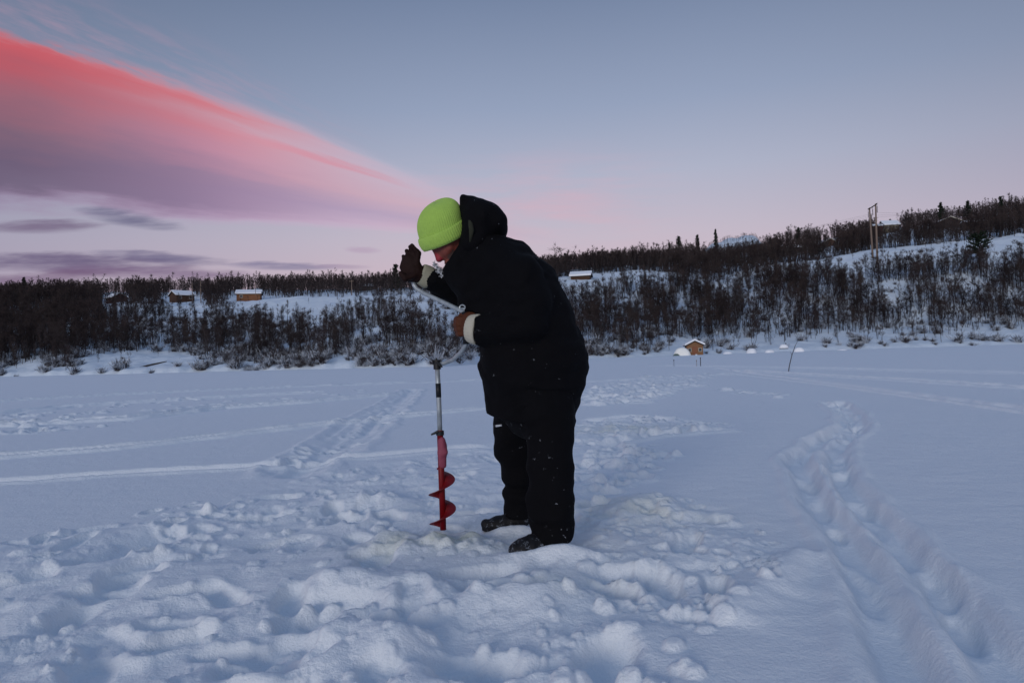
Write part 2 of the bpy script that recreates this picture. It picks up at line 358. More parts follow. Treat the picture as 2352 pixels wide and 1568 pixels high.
steps([(1925, 920), (1965, 950), (1975, 978), (1915, 1030), (1935, 1100), (1995, 1175), (2095, 1275), (2195, 1390), (2280, 1500), (2400, 1700)], .45, 0)
# ski and sledge lines across the ice
for (pts, wd, dep, rim, st, sd_) in [
    ([(-300, 1125), (0, 1106), (300, 1085), (640, 1068), (930, 1042), (1130, 1022)], .10, .062, .02, 0, 6),
    ([(-400, 1085), (0, 1050), (260, 1030), (500, 1003), (740, 975), (900, 958), (1130, 937)], .12, .10, .045, 0, 7),
    ([(-200, 995), (0, 978), (300, 962), (500, 938), (700, 925), (910, 905)], .17, .11, .07, 0, 8),
    ([(0, 950), (150, 935), (300, 925), (560, 910), (760, 900)], .25, .08, .05, 1.3, 9),
    ([(-50, 925), (300, 905), (700, 887), (1130, 872)], .22, .10, .06, 0, 10),
    ([(1340, 878), (1700, 858)], .2, .05, .03, 0, 17),
    ([(1690, 850), (1900, 862), (2150, 878), (2400, 894)], .22, .09, .05, 0, 11),
    ([(1640, 845), (1850, 872), (2100, 905), (2400, 944)], .16, .08, .01, 0, 12),
    ([(1660, 855), (1900, 885), (2150, 920), (2400, 955)], .10, .05, .01, 0, 12),
    ([(1500, 840), (1900, 846), (2400, 858)], .4, .05, .04, 0, 13),
    ([(1340, 1025), (1500, 1000), (1690, 985)], .12, .05, .03, 0, 19),
    ([(1340, 968), (1450, 958), (1560, 966)], .12, .05, .03, 0, 19)]:
    trail(pts, wd, dep, rim, st, sd_)
# broad snowmobile track
for off in (-22, 12, 40):
    trail([(945 + off * .3, 893), (900 + off * .5, 930), (840 + off, 965), (790 + off, 1005), (720 + off, 1050), (640 + off, 1100)], .16, .035, .02, .45, 20 + off)
# patches of clods further off
def patch(pts, n, s0, s1, hg=.6):
    P = poly_w(pts); k = 0
    while k < n:
        k += 1
        u = random.uniform(min(p[0] for p in pts), max(p[0] for p in pts)); v = random.uniform(min(p[1] for p in pts), max(p[1] for p in pts)); g = G(u, v)
        if not in_poly(P, g.x, g.y): continue
        s_ = random.uniform(s0, s1)
        if random.random() < .5: stamp(g.x, g.y, random.uniform(0, 3), s_ * 1.5, s_, s_ * .45, s_ * .18, Ha)
        else: stamp(g.x, g.y, random.uniform(0, 3), s_, s_ * .8, -s_ * hg * .7, 0, Ha)
patch([(1320, 968), (1480, 955), (1690, 975), (1600, 998), (1420, 1010), (1330, 1030)], 260, .035, .09, .35)
patch([(1340, 900), (1480, 862), (1640, 858), (1600, 890), (1450, 925), (1340, 935)], 330, .08, .20, .30)
patch([(1650, 885), (1780, 905), (1800, 915), (1640, 900)], 25, .07, .15)
patch([(0, 935), (600, 900), (900, 890), (900, 905), (300, 945), (0, 965)], 130, .08, .16, .3)
patch([(0, 965), (300, 955), (500, 930), (300, 975), (0, 1000)], 60, .05, .16)
patch([(1340, 1040), (1500, 1010), (1560, 1040), (1420, 1130), (1340, 1120)], 120, .03, .09)
patch([(640, 1060), (900, 920), (960, 880), (900, 960), (760, 1080)], 110, .04, .09, .35)
patch([(0, 1245), (700, 1100), (1000, 1050), (1100, 1100), (600, 1260), (0, 1330)], 230, .02, .06, .4)
patch([(1330, 1110), (1420, 1140), (1600, 1160), (1740, 1205), (1820, 1270), (1780, 1345), (1600, 1440), (1420, 1400), (1350, 1280)], 230, .010, .034, .35)
patch([(1350, 1060), (1450, 1130), (1600, 1150), (1740, 1200), (1600, 1230), (1350, 1200)], 80, .02, .055, .35)
# slush heap round the hole and firm flats under the boots
AUG = G(1018, 1216)
def near(cx, cy, rx_, ry_): return np.exp(-(((xa - cx) / rx_) ** 2 + ((ya - cy) / ry_) ** 2))
hx, hy = W(1017, 1210, 3.42).x, 3.42
flat = np.clip(near(hx, hy - .05, .22, .16) + near(.14, 3.07, .24, .13) + near(.0, 3.58, .2, .12), 0, 1)
Ha = Ha * (1 - .92 * flat)
Ha += .035 * near(hx, hy - .02, .20, .14) + .05 * near(hx + .05, hy - .24, .32, .10) * (1 + .8 * fbm(xa * 9, ya * 9, 3, 91)) + .015 * near(hx, hy, .4, .3) * fbm(xa * 14, ya * 14, 3, 92)
Ha += .038 * near(.14, 2.975, .24, .05) + .03 * near(-.03, 3.50, .14, .05) + .03 * near(.22, 3.0, .22, .07) - .022 * near(hx, hy, .085, .06)
H[act] = Ha * sstep(ya, -3, 1.0)
nv = Xg.shape[1]; idx = np.arange(Xg.size).reshape(Xg.shape)
Fq = np.stack([idx[:-1, :-1], idx[:-1, 1:], idx[1:, 1:], idx[1:, :-1]], -1).reshape(-1, 4)
lake = mesh_np('frozen_lake', np.stack([Xg, Yg, H], -1).reshape(-1, 3), Fq, M_LAKE)
tag(lake, 'snow-covered frozen lake with trodden snow, boot prints, ski lines and trails', None, None, 'structure')
sl_ = np.zeros_like(Xg)
P1 = .9 * near(hx + .04, hy - .16, .34, .15) + .35 * near(hx + .75, hy + .6, .3, .25) + .5 * near(G(1430, 985).x, G(1430, 985).y, .6, .4) + .35 * near(G(1290, 1350).x, G(1290, 1350).y, .25, .15) + .35 * near(G(1500, 1185).x, G(1500, 1185).y, .35, .25)
sl_[act] = np.clip(P1, 0, 1)
at = lake.data.attributes.new('slush', 'FLOAT', 'POINT'); at.data.foreach_set('value', sl_.ravel().astype(np.float32))
def ice_z(x, y):
    r = min(max(np.searchsorted(yy, y), 1), len(yy) - 1); c = int(np.argmin(np.abs(Xg[r] - x))); return float(H[r, c])

# ------------------------------------------------------------------ the hillside
KU = np.array([-1500, -600, 0, 300, 570, 800, 1000, 1300, 1500, 1700, 2000, 2352, 2900, 4200])
# per key: (distance, picture rows above the horizon)
KP = [[(100, 40), (150, 110), (200, 150), (300, 185)],
      [(96, 45), (150, 120), (200, 160), (300, 185)],
      [(112, 42), (150, 98), (195, 140), (290, 172)],
      [(108, 34), (142, 98), (180, 136), (290, 168)],
      [(104, 36), (140, 104), (176, 140), (290, 165)],
      [(88, 44), (125, 108), (160, 140), (280, 158)],
      [(78, 46), (115, 112), (155, 142), (270, 160)],
      [(112, 44), (140, 108), (172, 178), (280, 186)],
      [(120, 36), (145, 104), (178, 178), (280, 198)],
      [(124, 34), (150, 112), (180, 172), (280, 216)],
      [(126, 38), (148, 146), (176, 212), (290, 252)],
      [(128, 44), (150, 156), (178, 240), (300, 294)],
      [(126, 60), (150, 170), (180, 225), (300, 310)],
      [(126, 60), (150, 170), (180, 225), (300, 310)]]
SH = np.array([95, 92, 92, 80, 74, 66, 60, 92, 98, 102, 106, 108, 108, 108.])   # shore distance
def terr(u, r):
    """height of the hill at azimuth column u (picture units) and distance r (both arrays)"""
    u = u + 0 * r; r = r + 0 * u
    sh = np.interp(u, KU, SH) + 2.2 * noise2(u / 90, u * 0, 3) + 1.0 * noise2(u / 28, u * 0, 5)
    z = np.zeros(u.shape); out = np.zeros(u.shape)
    R4 = [np.interp(u, KU, [k[i][0] for k in KP]) for i in range(4)]
    Z4 = [np.interp(u, KU, [k[i][1] * k[i][0] / FPX + CAM_H for k in KP]) for i in range(4)]
    rs = [sh, sh + 2.5] + R4 + [R4[3] * 1.5, 2600 + 0 * u]; zs = [-.35 + 0 * u, .55 + 0 * u] + Z4 + [Z4[3] * 1.02, Z4[3] * .6]
    out = np.where(r < sh, -.35 - (sh - r) * .2, 0.0)
    for i in range(len(rs) - 1):
        k = (r >= rs[i]) & (r < rs[i + 1]); t = np.clip((r - rs[i]) / (rs[i + 1] - rs[i]), 0, 1)
        ts = t * .75 + .25 * t * t * (3 - 2 * t)
        out = np.where(k, zs[i] + (zs[i + 1] - zs[i]) * ts, out)
    out = out + (14.5 + 2 * noise2(u / 22, u * 0, 8)) * np.exp(-((u - 1690) / 84) ** 4 - ((r - 335) / 24) ** 2) + 1.5 * np.exp(-((u - 1735) / 30) ** 2 - ((r - 335) / 22) ** 2)
    x = (u - 1176) / FPX * r
    amp = np.clip((r - sh) / 25, 0, 1)
    out = out + amp * (1.3 * fbm(x / 22, r / 22, 3, 61) + .35 * fbm(x / 4, r / 4, 3, 62)) + np.clip((r - sh), 0, 1) * .22 * fbm(x / 2.2, r / 2.2, 3, 63)
    return out
us = np.linspace(-1500, 4200, 1150)
rr = np.concatenate([np.linspace(52, 200, 330), 200 * np.exp(np.linspace(0, math.log(12), 90))[1:]])
U2, R2 = np.meshgrid(us, rr)
Zh = terr(U2, R2); Xh = (U2 - 1176) / FPX * R2
idx = np.arange(Xh.size).reshape(Xh.shape)
Fq = np.stack([idx[:-1, :-1], idx[:-1, 1:], idx[1:, 1:], idx[1:, :-1]], -1).reshape(-1, 4)
keep = (Zh.ravel()[Fq] > -1.2).any(1)
hill = mesh_np('hillside', np.stack([Xh, R2, Zh], -1).reshape(-1, 3), Fq[keep], M_HILL)
tag(hill, 'snowy hillside rising behind the frozen lake', None, None, 'structure')
def hill_z(x, y): 
    return float(terr(np.array([1176 + x / y * FPX]), np.array([y * 1.0]))[0])
def on_hill(u, v, r0=60, r1=290):
    """point of the hill seen at picture position u, v"""
    r = np.linspace(r0, r1, 900); d = ray(u, v); x = d.x / d.y * r; z = CAM_H + d.z / d.y * r
    zz = terr(1176 + x / r * FPX, r); k = np.where(zz >= z)[0]
    i = k[0] if len(k) else len(r) - 1
    return Vector((x[i], r[i], zz[i]))

# ------------------------------------------------------------------ trees
def bark_build(nb, p):
    co = ocoord(nb); n_ = nb.noise(co, 5, 4, .6)
    nb.put(p.inputs['Base Color'], nb.mix(nb.ss(n_, .42, .62), (0.028, 0.024, 0.025), (0.085, 0.08, 0.084)))
def twig_build(nb, p):
    oi = nb.n('ShaderNodeObjectInfo'); geo = nb.n('ShaderNodeNewGeometry')
    n_ = nb.noise(geo.outputs['Position'], .22, 3, .5)
    nb.put(p.inputs['Base Color'], nb.mix(nb.ss(n_, .35, .65), (0.026, 0.020, 0.021), (0.064, 0.049, 0.047)))
def scrub_build(nb, p):
    geo = nb.n('ShaderNodeNewGeometry'); n_ = nb.noise(geo.outputs['Position'], 1.4, 3, .6)
    nb.put(p.inputs['Base Color'], nb.mix(nb.ss(n_, .46, .60), (0.06, 0.052, 0.056), (0.50, 0.55, 0.62)))
M_BARK = mat('birch bark', (.1, .09, .09), .9, build=bark_build, spec=.1)
M_TWIG = mat('bare twigs', (.04, .03, .03), .95, build=twig_build, spec=.05)
M_SCRUB = mat('frosted scrub', (.1, .1, .1), .95, build=scrub_build, spec=.05)
M_NEEDLE = mat('conifer needles', (.018, .028, .02), .95, spec=.05)
M_CBARK = mat('conifer bark', (.04, .032, .026), .95, spec=.05)
def strips(A, B, wa, wb, rng):
    """flat tapering ribbons from A to B (n,3), random facing"""
    n = len(A); D = B - A; r = rng.normal(size=(n, 3)); S_ = np.cross(D, r); S_ /= np.linalg.norm(S_, axis=1)[:, None] + 1e-9
    V = np.stack([A - S_ * wa[:, None], A + S_ * wa[:, None], B + S_ * wb[:, None], B - S_ * wb[:, None]], 1).reshape(-1, 3)
    return V, np.arange(4 * n).reshape(n, 4)
def birch(seed, Hh=1.0, stems=1, nl=16, nt_=11, tw=.011, spread=.24, low=.22):
    """returns trunk (V,F) and crown (V,F) of a bare tree of unit height 1 (scaled later)"""
    rng = np.random.default_rng(seed); TA, TB, TW, TX = [], [], [], []; CA, CB, CWa, CWb = [], [], [], []
    tb = MB()
    for s in range(stems):
        lean = rng.normal(size=2) * (.05 if stems == 1 else .13); hh = rng.uniform(.8, 1.0) if s else 1.0
        base = np.array([*(rng.normal(size=2) * (.0 if stems == 1 else .03)), -.06])
        K = 6; path = [base]
        for i in range(1, K + 1):
            t_ = i / K; path.append(np.array([base[0] + lean[0] * t_ + rng.normal() * .012, base[1] + lean[1] * t_ + rng.normal() * .012, hh * t_]))
        tb.tube(path, [(.0135 if stems == 1 else .010) * (1 - .86 * i / K) for i in range(K + 1)], 4, False)
        path = np.array(path)
        for l in range(nl // stems + 3):
            t_ = low + (1 - low) * rng.random() ** .9; f = t_ * K; i = min(int(f), K - 1); p = path[i] + (path[i + 1] - path[i]) * (f - i)
            a = rng.random() * 2 * math.pi; ln = spread * (1.12 - t_ * .85) * rng.uniform(.6, 1.15); up = rng.uniform(.55, 1.4)
            d = np.array([math.cos(a), math.sin(a), up]); d /= np.linalg.norm(d); e = p + d * ln
            mid_ = p + d * ln * .5 + np.array([0, 0, -.02 * ln]); 
            CA += [p, mid_]; CB += [mid_, e]; CWa += [.0042, .003]; CWb += [.003, .0014]
            for q in range(nt_):
                s_ = rng.uniform(.12, 1.0); bp = p + d * ln * s_; dd = d * .5 + rng.normal(size=3) * .55 + np.array([0, 0, .35]); dd /= np.linalg.norm(dd)
                L = rng.uniform(.05, .13) * (1.2 - .4 * s_); CA.append(bp); CB.append(bp + dd * L); CWa.append(.0022); CWb.append(.0008)
                if rng.random() < .6:
                    dd2 = dd + rng.normal(size=3) * .5; dd2 /= np.linalg.norm(dd2); bp2 = bp + dd * L * .5; CA.append(bp2); CB.append(bp2 + dd2 * L * .7); CWa.append(.0016); CWb.append(.0007)
        for q in range(14):
            t_ = rng.uniform(.75, 1); p = path[-1] * t_ + path[-2] * (1 - t_); dd = rng.normal(size=3) * .35 + np.array([0, 0, 1]); dd /= np.linalg.norm(dd)
            CA.append(p); CB.append(p + dd * rng.uniform(.04, .1)); CWa.append(.002); CWb.append(.0007)
    cv, cf = strips(np.array(CA), np.array(CB), np.array(CWa) * 1.12, np.array(CWb) * 1.12, rng)
    return (np.array([tuple(v) for v in tb.V]), np.array(tb.F)), (cv, cf)
PROTO = [birch(101, nl=18), birch(102, nl=15, spread=.2), birch(103, stems=2, nl=20), birch(104, stems=3, nl=22, spread=.26), birch(105, nl=20, spread=.28, low=.3), birch(106, stems=2, nl=18, low=.15)]
PFAR = [birch(201, nl=9, nt_=6), birch(202, nl=9, nt_=6, stems=2), birch(203, nl=10, nt_=6, spread=.28), birch(204, nl=12, nt_=5, stems=3)]
for L_ in (PFAR,):
    for (tv, tf), (cv, cf) in L_:
        q = cv.reshape(-1, 4, 3); mid_a = (q[:, 0] + q[:, 1]) / 2; mid_b = (q[:, 2] + q[:, 3]) / 2
        q[:, 0] = mid_a + (q[:, 0] - mid_a) * 2.0; q[:, 1] = mid_a + (q[:, 1] - mid_a) * 2.0; q[:, 2] = mid_b + (q[:, 2] - mid_b) * 2.0; q[:, 3] = mid_b + (q[:, 3] - mid_b) * 2.0
# open snow, as ellipses (u, v, half width, half height) in the picture where a tree foot would stand; factor kept
OPEN = [(330, 832, 150, 24, .02), (120, 858, 150, 14, .12), (700, 715, 130, 30, .05), (880, 700, 250, 28, .16), (600, 700, 90, 16, .25), (1000, 735, 90, 12, .3), (340, 715, 100, 20, .45),
        (1330, 665, 70, 34, .08), (1440, 638, 130, 26, .02), (1380, 650, 90, 24, .06), (2000, 605, 160, 30, .05), (2180, 588, 190, 32, .06), (2330, 560, 120, 34, .10), (1900, 620, 70, 22, .2), (2100, 545, 60, 10, .1),
        (1590, 815, 60, 14, 0), (1700, 800, 160, 10, .3), (573, 704, 58, 30, .02), (420, 704, 52, 30, .03), (268, 704, 36, 26, .12), (2045, 545, 40, 24, .0), (2190, 530, 60, 16, .12), (1901, 570, 26, 22, .1), (1818, 585, 30, 16, .12), (1335, 642, 30, 10, .2)]
def dens(u, v, r):
    d = 1.0
    for (a, c, hw_, hh_, k) in OPEN:
        if r > 177 and hw_ > 60 and u > 1240: continue
        e = ((u - a) / hw_) ** 2 + ((v - c) / hh_) ** 2
        if e < 1: d = min(d, k)
    return d
trees = []
tries = 0
rngT = np.random.default_rng(5)
NT = 29500
tu = rngT.uniform(-420, 2850, NT); 
shv = np.interp(tu, KU, SH)
rr_ = rngT.random(NT)
tr_ = np.where(np.arange(NT) < 16700, shv + 3.0 + rr_ * (185 - shv), 178 + rr_ * 125)
tu[-700:] = rngT.uniform(1590, 1790, 700); tr_[-700:] = 300 + rngT.random(700) * 38
tz = terr(tu, tr_); txx = (tu - 1176) / FPX * tr_
clump = fbm(txx / 9, tr_ / 9, 3, 71)
for i in range(NT):
    pu, pv_ = proj((txx[i], tr_[i], tz[i])); k = dens(pu, pv_, tr_[i])
    r_ = tr_[i]; past = r_ - shv[i]
    lf_ = min(1, max(0, (420 - tu[i]) / 250))
    k *= min(1, max(.10, (.46 if tu[i] < 1240 else .60) + lf_ * .6 + 1.7 * clump[i])) if r_ < 178 else 1
    if tu[i] > 1500 and past < 22: k *= .15 + .85 * (past / 22) ** 2
    k *= .45 if past < 8 else 1
    if rngT.random() > k: continue
    h_ = rngT.uniform(2.2, 5.2) if past > 12 else rngT.uniform(1.4, 4.4)
    if r_ > 178: h_ = rngT.uniform(3.5, 6.2) * (1.25 if rngT.random() < .08 else 1) * (.62 if 1600 < pu < 1765 and r_ > 240 else 1)
    elif pu > 1300 and past > 22: h_ = rngT.uniform(3.0, 6.0)
    elif 480 < pu < 1130 and pv_ < 790: h_ *= .8
    if r_ > 303: h_ *= .45
    if dens(pu, pv_, r_) < .1: h_ *= .45
    trees.append((h_ / r_, txx[i], r_, tz[i], h_, pu))
trees.sort(reverse=True)
def visible(t_):
    return -5 < t_[5] < 2357
big_, rest = [], []
for t_ in trees:
    (big_ if (len(big_) < 292 and visible(t_) and not (1130 < t_[5] < 1345)) else rest).append(t_)
pm = []
for i, ((tv, tf), (cv, cf)) in enumerate(PROTO):
    def mk(n, V, Fc, m_):
        me = bpy.data.meshes.new(n); me.from_pydata(V.tolist(), [], Fc.tolist()); me.materials.append(m_); return me
    pm.append((mk('trunk', tv, tf, M_BARK), mk('crown', cv, cf, M_TWIG)))
ZONES = [(190, 'at the far left edge of the shore'), (430, 'behind the open snow bank at the left'), (520, 'below the middle cabin on the left'), (640, 'below the orange-brown cabin'), (760, 'below the bare snow slope at the left'),
         (880, 'on the bank below the pale utility pole'), (1000, 'on the bank below the raised glove'), (1140, 'on the bank behind the bent crank'), (1440, 'on the bank just right of the angler'), (1545, 'left of the white heap by the hut'),
         (1660, 'behind the small hut'), (1790, 'between the hut and the leaning stick'), (1900, 'behind the leaning stick'), (2060, 'below the tall power pylon'), (2180, 'left of the lone pine'), (2290, 'below the lone pine'), (9999, 'at the far right edge of the shore')]
def birch_label(u, h, st, q):
    look = ('tall ' if h > 4.3 else 'short ' if h < 3.2 else '') + {1: 'leafless birch with one slender trunk', 2: 'leafless birch with a forked trunk', 3: 'leafless birch with several spreading stems'}[st]
    return look + ' ' + next(z[1] for z in ZONES if u < z[0])
for (q, x, y, z, h_, u) in big_:
    i = random.randrange(len(PROTO)); root = empty('birch_tree', (x, y, z - .05), random.uniform(0, 6.28)); root.scale = (h_ * random.uniform(.7, 1.05),) * 2 + (h_,)
    for me in pm[i]:
        o = bpy.data.objects.new(me.name, me); C.objects.link(o); o.parent = root
    st = {0: 1, 1: 1, 4: 1, 3: 3}.get(i, 2)
    lb = birch_label(u, h_, st, q); tag(root, lb, 'tree', 'leafless birches growing on the lake shore')
def scatter(items, protos, which, rng, hs=1.0):
    Vs, Fs = [], []; off = 0
    for (q, x, y, z, h_, u) in items:
        V, Fc = protos[rng.integers(len(protos))][which]; a = rng.random() * 6.28; c, s = math.cos(a) * h_, math.sin(a) * h_
        P = np.stack([V[:, 0] * c - V[:, 1] * s + x, V[:, 0] * s + V[:, 1] * c + y, V[:, 2] * h_ + z - .05], 1)
        Vs.append(P); Fs.append(Fc + off); off += len(P)
    return np.concatenate(Vs), np.concatenate(Fs)
near_rest = [t_ for t_ in rest if t_[2] < 175]; far_rest = [t_ for t_ in rest if t_[2] >= 175]
rg = np.random.default_rng(3); parts_ = []
for its, pr in ((near_rest, PROTO), (far_rest, PFAR)):
    st0 = rg.bit_generator.state; a = scatter(its, pr, 0, rg); rg.bit_generator.state = st0; c = scatter(its, pr, 1, rg); parts_.append((a, c))
def joinp(ps):
    Vs, Fs, o = [], [], 0
    for V, Fc in ps: Vs.append(V); Fs.append(Fc + o); o += len(V)
    return np.concatenate(Vs), np.concatenate(Fs)
V, Fc = joinp([p[0] for p in parts_] + [p[1] for p in parts_])
ntr = sum(len(p[0][1]) for p in parts_)
wood = mesh_np('birch_wood', V, Fc, M_BARK, smooth=False); wood.data.materials.append(M_TWIG)
mi = np.ones(len(Fc), dtype=np.int32); mi[:ntr] = 0; wood.data.polygons.foreach_set('material_index', mi)
tag(wood, 'leafless birch wood covering the hillside behind the shore trees', 'wood', None, 'stuff')
# frosted scrub at the foot of the bank and through the wood
def bush(seed):
    rng = np.random.default_rng(seed); n = 90; A = rng.normal(size=(n, 3)) * np.array([.16, .16, 0]); D = rng.normal(size=(n, 3)) * np.array([.55, .55, .2]) + np.array([0, 0, .8]); D /= np.linalg.norm(D, axis=1)[:, None]
    L = rng.uniform(.5, 1.1, n); B = A + D * L[:, None]; A2 = A + D * (L * rng.uniform(.3, .9, n))[:, None]; D2 = D + rng.normal(size=(n, 3)) * .6; B2 = A2 + D2 * .3
    return strips(np.concatenate([A, A2]), np.concatenate([B, B2]), np.full(2 * n, .02), np.full(2 * n, .008), rng)
BU = [(bush(i), bush(i)) for i in range(5)]
its = []
NB_ = 5200
tu = rngT.uniform(-130, 2500, NB_); shv = np.interp(tu, KU, SH); past = rngT.random(NB_) ** 1.7 * 75 + 1.5
tz = terr(tu, shv + past); txx = (tu - 1176) / FPX * (shv + past); cl2 = fbm(txx / 5, (shv + past) / 5, 3, 81)
for i in range(NB_):
    pu, pv_ = proj((txx[i], shv[i] + past[i], tz[i]))
    k = dens(pu, pv_, 0) * (.42 + 1.2 * cl2[i]) * (.35 if pu > 1550 else 1) + .02
    if rngT.random() > k: continue
    its.append((0, txx[i], shv[i] + past[i], tz[i], rngT.uniform(.4, 1.5), pu))
V, Fc = scatter(its, BU, 0, rg)
scrub = mesh_np('willow_scrub', V, Fc, M_SCRUB, smooth=False)
tag(scrub, 'frosted leafless scrub spread along the foot of the bank', 'scrub', None, 'stuff')

# conifers one can tell apart
def spruce(seed, pine=False):
    rng = np.random.default_rng(seed); tb = MB(); tb.tube([(0, 0, -.05), (0.01, 0, .5), (0, 0, 1)], [.022, .014, .003], 6, False)
    Vs, Fs = [], []; A, B = [], []
    lv = 15 if not pine else 10
    for l in range(lv):
        t_ = (.12 if not pine else .38) + (.86 if not pine else .6) * l / lv
        ln = (.24 * (1 - t_) ** .8 + .02) if not pine else (.28 * math.sin(math.pi * min(1, (t_ - .25) / .8)) + .05)
        nb_ = 7
        for k in range(nb_):
            a = rng.random() * 6.28; L = ln * rng.uniform(.55, 1.2); dz_ = -.18 if not pine else .35
            d = np.array([math.cos(a), math.sin(a), dz_ + rng.normal() * .12]); p = np.array([0, 0, t_]); 
            for q in range(16):
                s_ = rng.random(); bp = p + d * L * s_; e = bp + (rng.normal(size=3) * .028 + d * .02); A.append(bp); B.append(e)
            A.append(p); B.append(p + d * L)
    A = np.array(A); B = np.array(B); wa = np.full(len(A), .012 if not pine else .016)
    return tb, strips(A, B, wa, wa * .5, rng)
SPR = {}
for nme, pine in (('s1', False), ('s2', False), ('p1', True)):
    tb, (cv, cf) = spruce(hash(nme) % 7 + (3 if pine else 1) + len(nme) + (5 if nme == 's2' else 0), pine)
    tm = bpy.data.meshes.new('trunk'); tm.from_pydata(tb.V, [], tb.F); tm.materials.append(M_CBARK)
    cm = bpy.data.meshes.new('crown'); cm.from_pydata(cv.tolist(), [], cf.tolist()); cm.materials.append(M_NEEDLE); SPR[nme] = (tm, cm)
def conifer(kind, name, u, v, hpx, Y, label, group=None, wide=1.0):
    """foot seen at u, v; stands on the hill near distance Y"""
    if Y is None: Y = on_hill(u, v, 120, 285).y
    p = W(u, v, Y); x, y = p.x, p.y; z = hill_z(x, y); top = W(u, v - hpx, Y).z; h_ = max(top - z, 1.0)
    o = empty(name, (x, y, z - .05), random.uniform(0, 6)); o.scale = (h_ * wide, h_ * wide, h_)
    for me in SPR[kind]:
        c = bpy.data.objects.new(me.name, me); C.objects.link(c); c.parent = o
    tag(o, label, 'tree', group); return o
conifer('p1', 'pine_tree', 2250, 618, 84, None, 'lone dark pine with a broad bushy crown standing in the open snow at the right', wide=1.0)
conifer('s2', 'spruce_tree', 910, 655, 52, 215, 'dark narrow spruce on the skyline just left of the raised glove', 'conifers on the skyline')
conifer('s1', 'spruce_tree', 1538, 590, 36, 262, 'thin dark spruce on the skyline, leftmost of the row by the snowy knoll', 'conifers on the skyline', .55)
conifer('s1', 'spruce_tree', 1560, 588, 48, 262, 'widest dark spruce on the skyline in the row by the snowy knoll', 'conifers on the skyline', .9)
conifer('s2', 'spruce_tree', 1603, 588, 52, 262, 'tall thin spruce on the skyline at the left foot of the snowy knoll', 'conifers on the skyline', .6)
conifer('s2', 'spruce_tree', 1645, 585, 62, 262, 'spruce rising highest in front of the snowy knoll on the skyline', 'conifers on the skyline', .5)
conifer('s1', 'spruce_tree', 1298, 605, 26, 262, 'small dark spruce on the skyline midway between the angler and the knoll', 'conifers on the skyline', .8)
conifer('s1', 'spruce_tree', 1408, 600, 26, 262, 'short pointed spruce standing alone on the skyline right of the bushy tree', 'conifers on the skyline', .9)
conifer('s2', 'spruce_tree', 2162, 520, 58, 245, 'dark spruce breaking the skyline above the large dark gabled house', 'conifers on the skyline', .8)
conifer('s1', 'spruce_tree', 2225, 520, 62, 250, 'dark spruce on the skyline right of the large dark gabled house', 'conifers on the skyline', .8)
conifer('s2', 'spruce_tree', 2300, 520, 72, 250, 'tallest dark spruce on the skyline near the right edge', 'conifers on the skyline', .7)
conifer('s1', 'spruce_tree', 1835, 560, 40, 250, 'dark spruce on the skyline above the dark cabin', 'conifers on the skyline', .8)
conifer('s2', 'spruce_tree', 55, 668, 34, 250, 'small dark spruce on the far left skyline', 'conifers on the skyline', .9)
# two round bare trees against the sky
for (u, v, hpx, Y, lb) in [(1280, 612, 52, 200, 'round bushy leafless tree against the pink sky just right of the angler'), (1475, 600, 44, 205, 'small round leafless tree against the sky above the snow bench')]:
    p = W(u, v, Y); z = hill_z(p.x, p.y); h_ = W(u, v - hpx, Y).z - z
    o = empty('birch_tree', (p.x, p.y, z), 1.0); o.scale = (h_ * 1.7, h_ * 1.7, h_)
    for me in pm[3]:
        c = bpy.data.objects.new(me.name, me); C.objects.link(c); c.parent = o
    tag(o, lb, 'tree', 'round bare trees against the sky')

# ------------------------------------------------------------------ houses, hut
def plank_build(col, sc=6):
    def f(nb, p):
        co = ocoord(nb); wv = nb.n('ShaderNodeTexWave', wave_type='BANDS', bands_direction='Z'); nb.put(wv.inputs[0], co); wv.inputs['Scale'].default_value = sc; wv.inputs['Distortion'].default_value = .4
        n_ = nb.noise(co, 2.5, 4, .6)
        c2 = tuple(x * .45 for x in col)
        nb.put(p.inputs['Base Color'], nb.mix(nb.m('ADD', nb.m('MULTIPLY', wv.outputs['Fac'], .35), nb.m('MULTIPLY', n_, .5)), c2, tuple(min(1, x * 1.35) for x in col)))
        bump(nb, p, wv.outputs['Fac'], .5, .03)
    return f
M_BROWN = mat('brown logs', (.09, .05, .035), .85, build=plank_build((.09, .05, .035)))
M_ORANGE = mat('orange brown boards', (.26, .12, .06), .85, build=plank_build((.26, .12, .06)))
M_DARKW = mat('dark stained boards', (.03, .024, .024), .9, build=plank_build((.03, .024, .024)))
M_RED = mat('dark red boards', (.07, .02, .018), .9, build=plank_build((.07, .02, .018)))
M_YEL = mat('pale yellow boards', (.20, .18, .13), .85, build=plank_build((.20, .18, .13)))
M_TRIM = mat('pale trim', (.45, .42, .36), .8)
M_ROOF = mat('dark roof', (.03, .028, .03), .9)
M_GLASS = mat('dark window glass', (.03, .035, .045), .15, spec=.5)
M_HUT = mat('warm pine boards', (.30, .16, .085), .85, build=plank_build((.30, .16, .085), 9))
